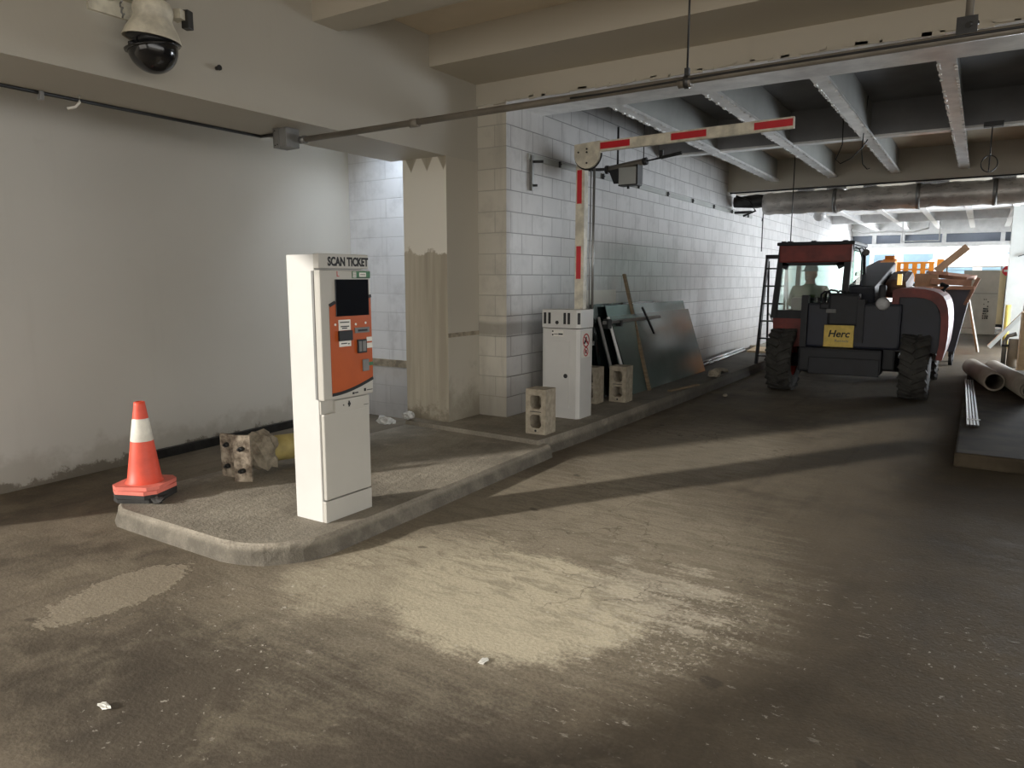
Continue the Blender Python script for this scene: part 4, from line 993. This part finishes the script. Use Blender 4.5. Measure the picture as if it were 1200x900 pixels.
b = MB(); b.lathe([(.09, -.3), (.12, .1), (.1, .25)], Matrix.Translation((-3.52, 0, .06)) @ Euler((0, PI/2, 0)).to_matrix().to_4x4(), 20); b.b2(-3.8, -3.5, -.05, .05, -.14, -.1); b.path([(-3.75, -.15, .15), (-3.5, -.2, .05), (-3.4, -.18, -.12), (-3.6, -.2, -.2)], .02); b.build('dark_end', 'dark_steel', t)
for i, (x, w) in enumerate(((-2.75, .25), (-2.3, .3), (-1.75, .2), (-1.0, .45), (.0, .3))):
    b = MB(); b.b2(x, x+w, -.02, .06, .17, .24); b.build('torn_foil', 'shiny', t)
b = MB(); b.tube((-3.8, 12.9, 2.98), (2.3, 12.9, 3.0), .012, seg=8); tag(b.build('thin_conduit', 'dark_steel'), 'thin dark conduit crossing above the foil duct', 'conduit')
b = MB(); b.tube((0, 0, -1.0), (0, 0, .62), .008, seg=8); o = b.build('hanger_rod', 'dark_steel'); o.location = (-2.66, 12.45, 2.9); tag(o, 'thin rod hanging from the ceiling above the telehandler cab', 'rod')
b = MB(); b.tube((0, 0, -.62), (0, 0, .1), .01, seg=8); o = b.build('hanger_rod', 'dark_steel'); o.location = (-3.55, 14.2, 2.65); tag(o, 'short dark rod hanging against the block wall below the duct end', 'rod')
t = thing('globe_lamp', 'frosted round globe lamp hanging just below the duct on the left', 'lamp', (-2.6, 14.45, 2.68))
b = MB(); b.sphere((0, 0, -.02), .11, (1, 1, .9)); b.build('globe', 'lamp_lens', t)
b = MB(); b.tube((0, 0, .07), (0, 0, .11), .05); b.tube((0, 0, .1), (0, 0, .87), .012, seg=8); b.build('stem', 'steel', t)
t = thing('ring_hanger', 'small ring shaped wire hanger below the ceiling at the far right', 'hanger', (-.04, 9.5, 2.75))
b = MB(); b.tube((0, 0, .06), (0, 0, .4), .006, seg=8); b.b2(-.08, .1, -.04, .04, .36, .41); b.build('rod', 'dark_steel', t)
for rz in (0, PI/2):
    b = MB(); b.path([(.075*math.cos(a*PI/10)*math.cos(rz), .075*math.cos(a*PI/10)*math.sin(rz), -.02+.085*math.sin(a*PI/10)) for a in range(21)], .006, 6); b.build('ring', 'dark_steel', t)
b = MB(); b.path([(-1.47, 9.2, 3.54), (-1.46, 9.2, 3.02), (-1.52, 9.2, 2.86), (-1.47, 9.2, 2.81), (-1.36, 9.2, 2.86), (-1.25, 9.2, 2.97), (-1.2, 9.2, 3.05)], .006, 6); tag(b.build('loose_wire', 'black'), 'loose dark wire looping down from the ceiling above the telehandler, left one', 'wire', 'loose ceiling wires')
b = MB(); b.path([(-1.24, 9.3, 3.54), (-1.27, 9.3, 2.95), (-1.25, 9.3, 2.8), (-1.2, 9.3, 2.74), (-1.17, 9.3, 2.75)], .006, 6); tag(b.build('loose_wire', 'black'), 'hooked end of loose wire hanging right of the looping wire', 'wire', 'loose ceiling wires')
b = MB(); b.path([(-.5, 0, .12), (-.2, 0, .02), (.5, 0, .04), (1.1, 0, .0), (1.5, 0, .1)], .02, 8); b.tube((.9, 0, 0), (.9, 0, -.16), .012, seg=8); b.tube((1.5, 0, .1), (1.5, 0, .25), .012, seg=8); b.tube((.0, 0, .03), (.0, 0, .25), .012, seg=8)
o = b.build('ceiling_pipe', 'white_beam'); o.location = (-2.9, 24, 2.85); tag(o, 'white overhead pipe hung under the bright far joists', 'pipe')
b = MB(); b.path([(0, 0, .9), (0, 0, 0), (.95, 0, 0), (.95, 0, .9)], .025, 8); o = b.build('conduit_loop', 'white_beam'); o.location = (-2.1, 24.5, 2.62); tag(o, 'white u shaped conduit loop hanging before the grey transom panels', 'conduit')

# ------------------------------------------------------------------ cart of debris behind the telehandler
t = thing('debris_cart', 'dark debris cart heaped with brown boards behind the telehandler on its right', 'cart', (-.53, 15.3, 0))
mC = Matrix(((1, 0, 0, 0), (0, 0, 1, -.4), (0, 1, 0, 0), (0, 0, 0, 1)))
b = MB(); b.prism([(-.28, .25), (.2, .25), (.38, 1.35), (-.36, 1.35)], .9, mC); b.build('tub', 'dump', t)
b = MB(); b.b2(-.4, .42, -.44, .54, 1.33, 1.39, .01); b.build('rim', 'brownboard', t)
for x in (-.2, .15):
    for y in (-.3, .4):
        b = MB(); b.tube((x-.03, y, .1), (x+.03, y, .1), .1); b.b2(x-.04, x+.04, y-.04, y+.04, .15, .26); b.build('caster', 'black', t)
for k, (x, y, z, d, r, m, lab) in enumerate(((.02, .0, 1.46, (.62, .8, .1), (0, .05, .1), 'brownboard', 'flat brown board lying lowest on the debris cart'),
                                         (.12, .05, 1.56, (.5, .7, .07), (.05, .12, -.2), 'brownboard', 'brown board tilted to the right on top of the debris cart'),
                                         (-.32, -.3, 1.42, (.36, .06, .38), (.1, 0, 0), 'card', 'upright tan board with a pink edge on the left of the debris cart'),
                                         (.38, -.1, 1.3, (.06, .6, .5), (0, .35, 0), 'brownboard', 'brown board hanging over the right edge of the debris cart'))):
    b = MB(); b.box((0, 0, 0), d, r, .004); o = b.build('scrap_board', m); o.location = (-.53+x, 15.3+y, z+ (0.0)); tag(o, lab, 'board', 'boards on the debris cart')
b = MB(); b.bar((-.72, 15.3, 1.66), (-.28, 15.35, 2.08), .2, .12); tag(b.build('cardboard_chute', 'card'), 'brown cardboard box tube sticking up diagonally out of the debris cart', 'cardboard')
b = MB(); b.box((-.7, 15.1, 1.62), (.3, .3, .06), (0, .05, .2)); tag(b.build('scrap_board', 'brownboard'), 'small brown board under the foot of the diagonal cardboard', 'board', 'boards on the debris cart')
# folding trestle
t = thing('metal_trestle', 'thin grey metal trestle with splayed legs right of the debris cart', 'trestle', (-.24, 18.3, 0))
for y in (-.3, .3):
    for s in (-1, 1):
        b = MB(); b.bar((s*.26+(0 if s > 0 else -.02), y, 0), (s*.02, y*.6, 1.08), .04, .04); b.build('leg', 'pipe_grey', t)
b = MB(); b.bar((-.42, -.2, 1.15), (-.0, -.2, .98), .05, .05); b.bar((0, -.25, 1.05), (0, .25, 1.05), .06, .05); b.bar((-.13, -.25, .5), (.13, -.25, .5), .02, .02); b.build('top_bar', 'pipe_grey', t)
# far boards, sign, posts
b = MB(); b.box((-.04, 24.1, .88), (.84, .03, 1.76), (-.05, 0, 0)); o = b.build('tall_board', 'board_grey'); tag(o, 'tall grey beige board with dark stencil marks standing near the exit', 'board')
b = MB()
rnd = random.Random(4)
for k in range(9):
    for q in range(3):
        if rnd.random() < .75: b.b2(.06+q*.045, .06+q*.045+rnd.uniform(.02, .045), 24.03, 24.045, .95-.065*k, .95-.065*k+rnd.uniform(.02, .045))
st = b.build('stencil_mark', 'ink', o)
b = MB(); b.b2(-.42, .36, 24.045, 24.06, 1.12, 1.135); b.build('board_seam', 'grey_plastic', o)
b = MB(); b.box((.45, 24.35, 1.0), (.3, .03, 1.5), (-.06, .04, 0)); tag(b.build('tall_board', 'board_cream'), 'narrow cream board standing right of the stencilled board', 'board')
t = thing('board_cart', 'dark upright cart post behind the narrow cream board', 'cart', (.56, 24.25, 0))
b = MB(); b.b2(-.03, .02, 0, .05, .05, 1.75); b.b2(-.34, .02, -.05, .1, .2, .28); b.build('post', 'dark_steel', t)
b = MB()
for z in (.4, .9, 1.4): b.b2(-.03, .05, -.03, .02, z, z+.09)
b.build('lug', 'black', t)
b = MB(); b.b2(-.36, .02, -.1, .1, .08, .16); b.build('foot', 'white_beam', t)
t = thing('stop_sign', 'small red octagonal sign edge on the white wall by the exit', 'sign', (.53, 21.6, 1.72), 0)
b = MB(); b.lathe([(0, 0), (.13, 0), (.13, .012), (0, .012)], Matrix.Translation((-.03, 0, 0)) @ Euler((PI/2, PI/8, 0)).to_matrix().to_4x4(), 8, False); b.build('plate', 'red', t)
b = MB(); b.b2(-.12, .06, -.02, -.013, -.025, .025); b.build('white_field', 'paper', t)
b = MB(); b.tube((.52, 19.6, 0), (.52, 19.6, .95), .055); tag(b.build('yellow_post', 'yellow_post'), 'short yellow guard post at the foot of the grey pier', 'post')
b = MB(); b.bar((.62, 19.95, 2.02), (.9, 19.95, 2.12), .03, .02); tag(b.build('black_rod', 'black'), 'short black rod fixed on the grey pier', 'rod')

# ------------------------------------------------------------------ right-hand kerb: tubes, rods, boards
def bigtube(p0, d, L, ro, ri, label):
    p0 = Vector(p0); d = Vector(d).normalized()
    b = MB(); b.pipe((0, 0, 0), d*L, ro, ri, 36); o = b.build('cardboard_tube', 'cardtube'); o.location = p0
    return tag(o, label, 'tube', 'large tubes on the right kerb')
bigtube((.215, 10.82, .238), (-.15, 1.0, 0), 1.75, .118, .098, 'large grey tube on the right kerb with its open end facing the lane, left one')
bigtube((.555, 10.22, .238), (-.15, 1.0, 0), 2.3, .118, .098, 'large grey tube cut by the right edge of the photo')
b = MB(); b.pipe((.555-.004, 10.24, .225), (.555-.03, 10.4, .225), .08, .066, 28); o = b.build('inner_tube', 'cardtube'); tag(o, 'narrower tube nested inside the tube at the right edge', 'tube')
bigtube((-.0, 12.75, .20), (-.1, 1.0, 0), .45, .08, .065, 'short small tube lying behind the end of the bright rods')
for k, lab in enumerate(('leftmost of the four bright steel rods on the right kerb', 'second from left of the four bright steel rods', 'third from left of the four bright steel rods', 'rightmost of the four bright steel rods on the right kerb')):
    x = -.015+.027*k
    b = MB(); b.b2(x-.010, x+.010, 0, 3.7, .121, .141, .003); b.use(1).b2(x-.0085, x+.0085, -.001, .003, .1235, .1385)
    o = b.build('steel_rod', ['shiny', 'black']); o.location = (.0, 8.05, 0); o.rotation_euler.z = .022; tag(o, lab, 'steel rod', 'bundle of bright steel rods')
for y, nm, lab in ((8.35, 'strap_near', 'x'),):
    b = MB(); b.b2(-.03, .085, 8.33, 8.36, .142, .147); tag(b.build('bundle_strap', 'white'), 'short white strap across the near end of the four bright steel rods', 'strap')
b = MB(); b.box((.62, 14.15, .5), (.11, .5, .99), (0, 0, 0), .004); tag(b.build('plywood_sheet', 'ply'), 'pale plywood sheet standing on edge at the right edge of the photo', 'plywood')
b = MB(); b.box((.66, 15.3, 1.2), (.05, .5, 2.1), (0, .03, 0), .004); tag(b.build('wall_board', 'board_grey'), 'tall pale grey board standing behind the plywood sheet', 'board')
t = thing('framed_panel', 'white framed panel leaning diagonally near the right edge behind the tubes', 'panel', (.42, 17.6, 0))
b = MB(); b.bar((-.22, 0, .16), (.3, .05, .84), .5, .05, (-.8, 0, .6)); b.build('panel', 'board_grey', t)
b = MB(); b.bar((-.22, -.26, .16), (.3, -.21, .84), .04, .07, (-.8, 0, .6)); b.build('frame_edge', 'rib', t)
t = thing('pipe_fitting', 'grey bent pipe fitting standing behind the large tubes', 'pipe fitting', (.5, 15.2, .01))
b = MB(); b.path([(-.1, 0, 0), (-.1, 0, .44), (-.06, 0, .53), (.06, 0, .57)], .035, 12); b.build('elbow', 'steel', t)
b = MB(); b.tube((.03, 0, .0), (.04, .02, .48), .085); b.build('drum', 'cardtube', t)
b = MB(); b.lathe([(.036, -.02), (.055, -.02), (.055, .02), (.036, .02)], Matrix.Translation((-.09, 0, .36)), 16); b.build('collar', 'dark_steel', t)

# ------------------------------------------------------------------ light, world, camera
w = bpy.data.worlds.new('World'); bpy.context.scene.world = w; w.use_nodes = True
bg = w.node_tree.nodes['Background']; bg.inputs[0].default_value = (1.0, .985, .955, 1); bg.inputs[1].default_value = 2.9
AZ, EL = math.radians(32), math.radians(17.2)
sd = bpy.data.lights.new('sun', 'SUN'); sd.energy = 4.4; sd.angle = math.radians(1.8); sd.color = (1, .95, .87)
so = bpy.data.objects.new('sun', sd); C.objects.link(so)
so.rotation_euler = Vector((math.sin(AZ)*math.cos(EL), math.cos(AZ)*math.cos(EL), -math.sin(EL))).to_track_quat('-Z', 'Y').to_euler()
def area(name, loc, to, sx, sy, e, col):
    d = bpy.data.lights.new(name, 'AREA'); d.shape = 'RECTANGLE'; d.size = sx; d.size_y = sy; d.energy = e; d.color = col
    o = bpy.data.objects.new(name, d); C.objects.link(o); o.location = loc
    o.rotation_euler = (Vector(to)-Vector(loc)).to_track_quat('-Z', 'Y').to_euler(); return o
area('alcove_fill', (-5.0, 5.5, 3.5), (-5.0, 5.8, 0.3), .3, .5, 12, (.78, .88, 1)).data.spread = math.radians(95)  # unseen fill lamp added behind the bulkhead to brighten the alcove
area('exit_fill', (-7.0, 30.5, 1.2), (-.5, 24.0, 3.0), 4, 2.4, 8000, (.9, .95, 1))  # added lamp hidden left of the exit, brightens the far bay
area('exit_fill', (4.5, 31.0, 1.2), (-3.5, 23.0, 2.6), 4, 2.4, 8000, (.9, .95, 1))  # second added lamp, hidden right of the exit
area('rear_fill', (-1.4, -7.5, 1.7), (-1.4, 4, 1.5), 6.5, 2.8, 120, (1, .93, .84))  # fill lamp added behind the camera to lift the interior
area('right_fill', (3.4, -1.0, 1.4), (-3, .5, 2.4), 8, 2.4, 42, (1, .93, .84))  # fill lamp added outside the near gap in the right wall
area('far_right_fill', (3.4, 16.8, 1.3), (-3, 13.5, 3.2), 6, 2.2, 900, (.86, .93, 1))  # added fill lamp beyond the far right gap, brightens joists and block wall

cam = bpy.data.cameras.new('camera'); co = bpy.data.objects.new('camera', cam); C.objects.link(co)
cam.sensor_fit = 'HORIZONTAL'; cam.sensor_width = 36; cam.lens = 36*850/1200; cam.clip_end = 200; cam.clip_start = .05
th, yaw = math.atan(122/850), math.atan(552/math.hypot(850, 122))
co.location = (0, 0, 1.5); co.rotation_euler = (PI/2-th, 0, yaw)
sc = bpy.context.scene; sc.camera = co
sc.view_settings.view_transform = 'Standard'; sc.view_settings.look = 'None'; sc.view_settings.exposure = 0
sc.cycles.max_bounces = 8; sc.cycles.diffuse_bounces = 5; sc.cycles.caustics_reflective = False; sc.cycles.caustics_refractive = False
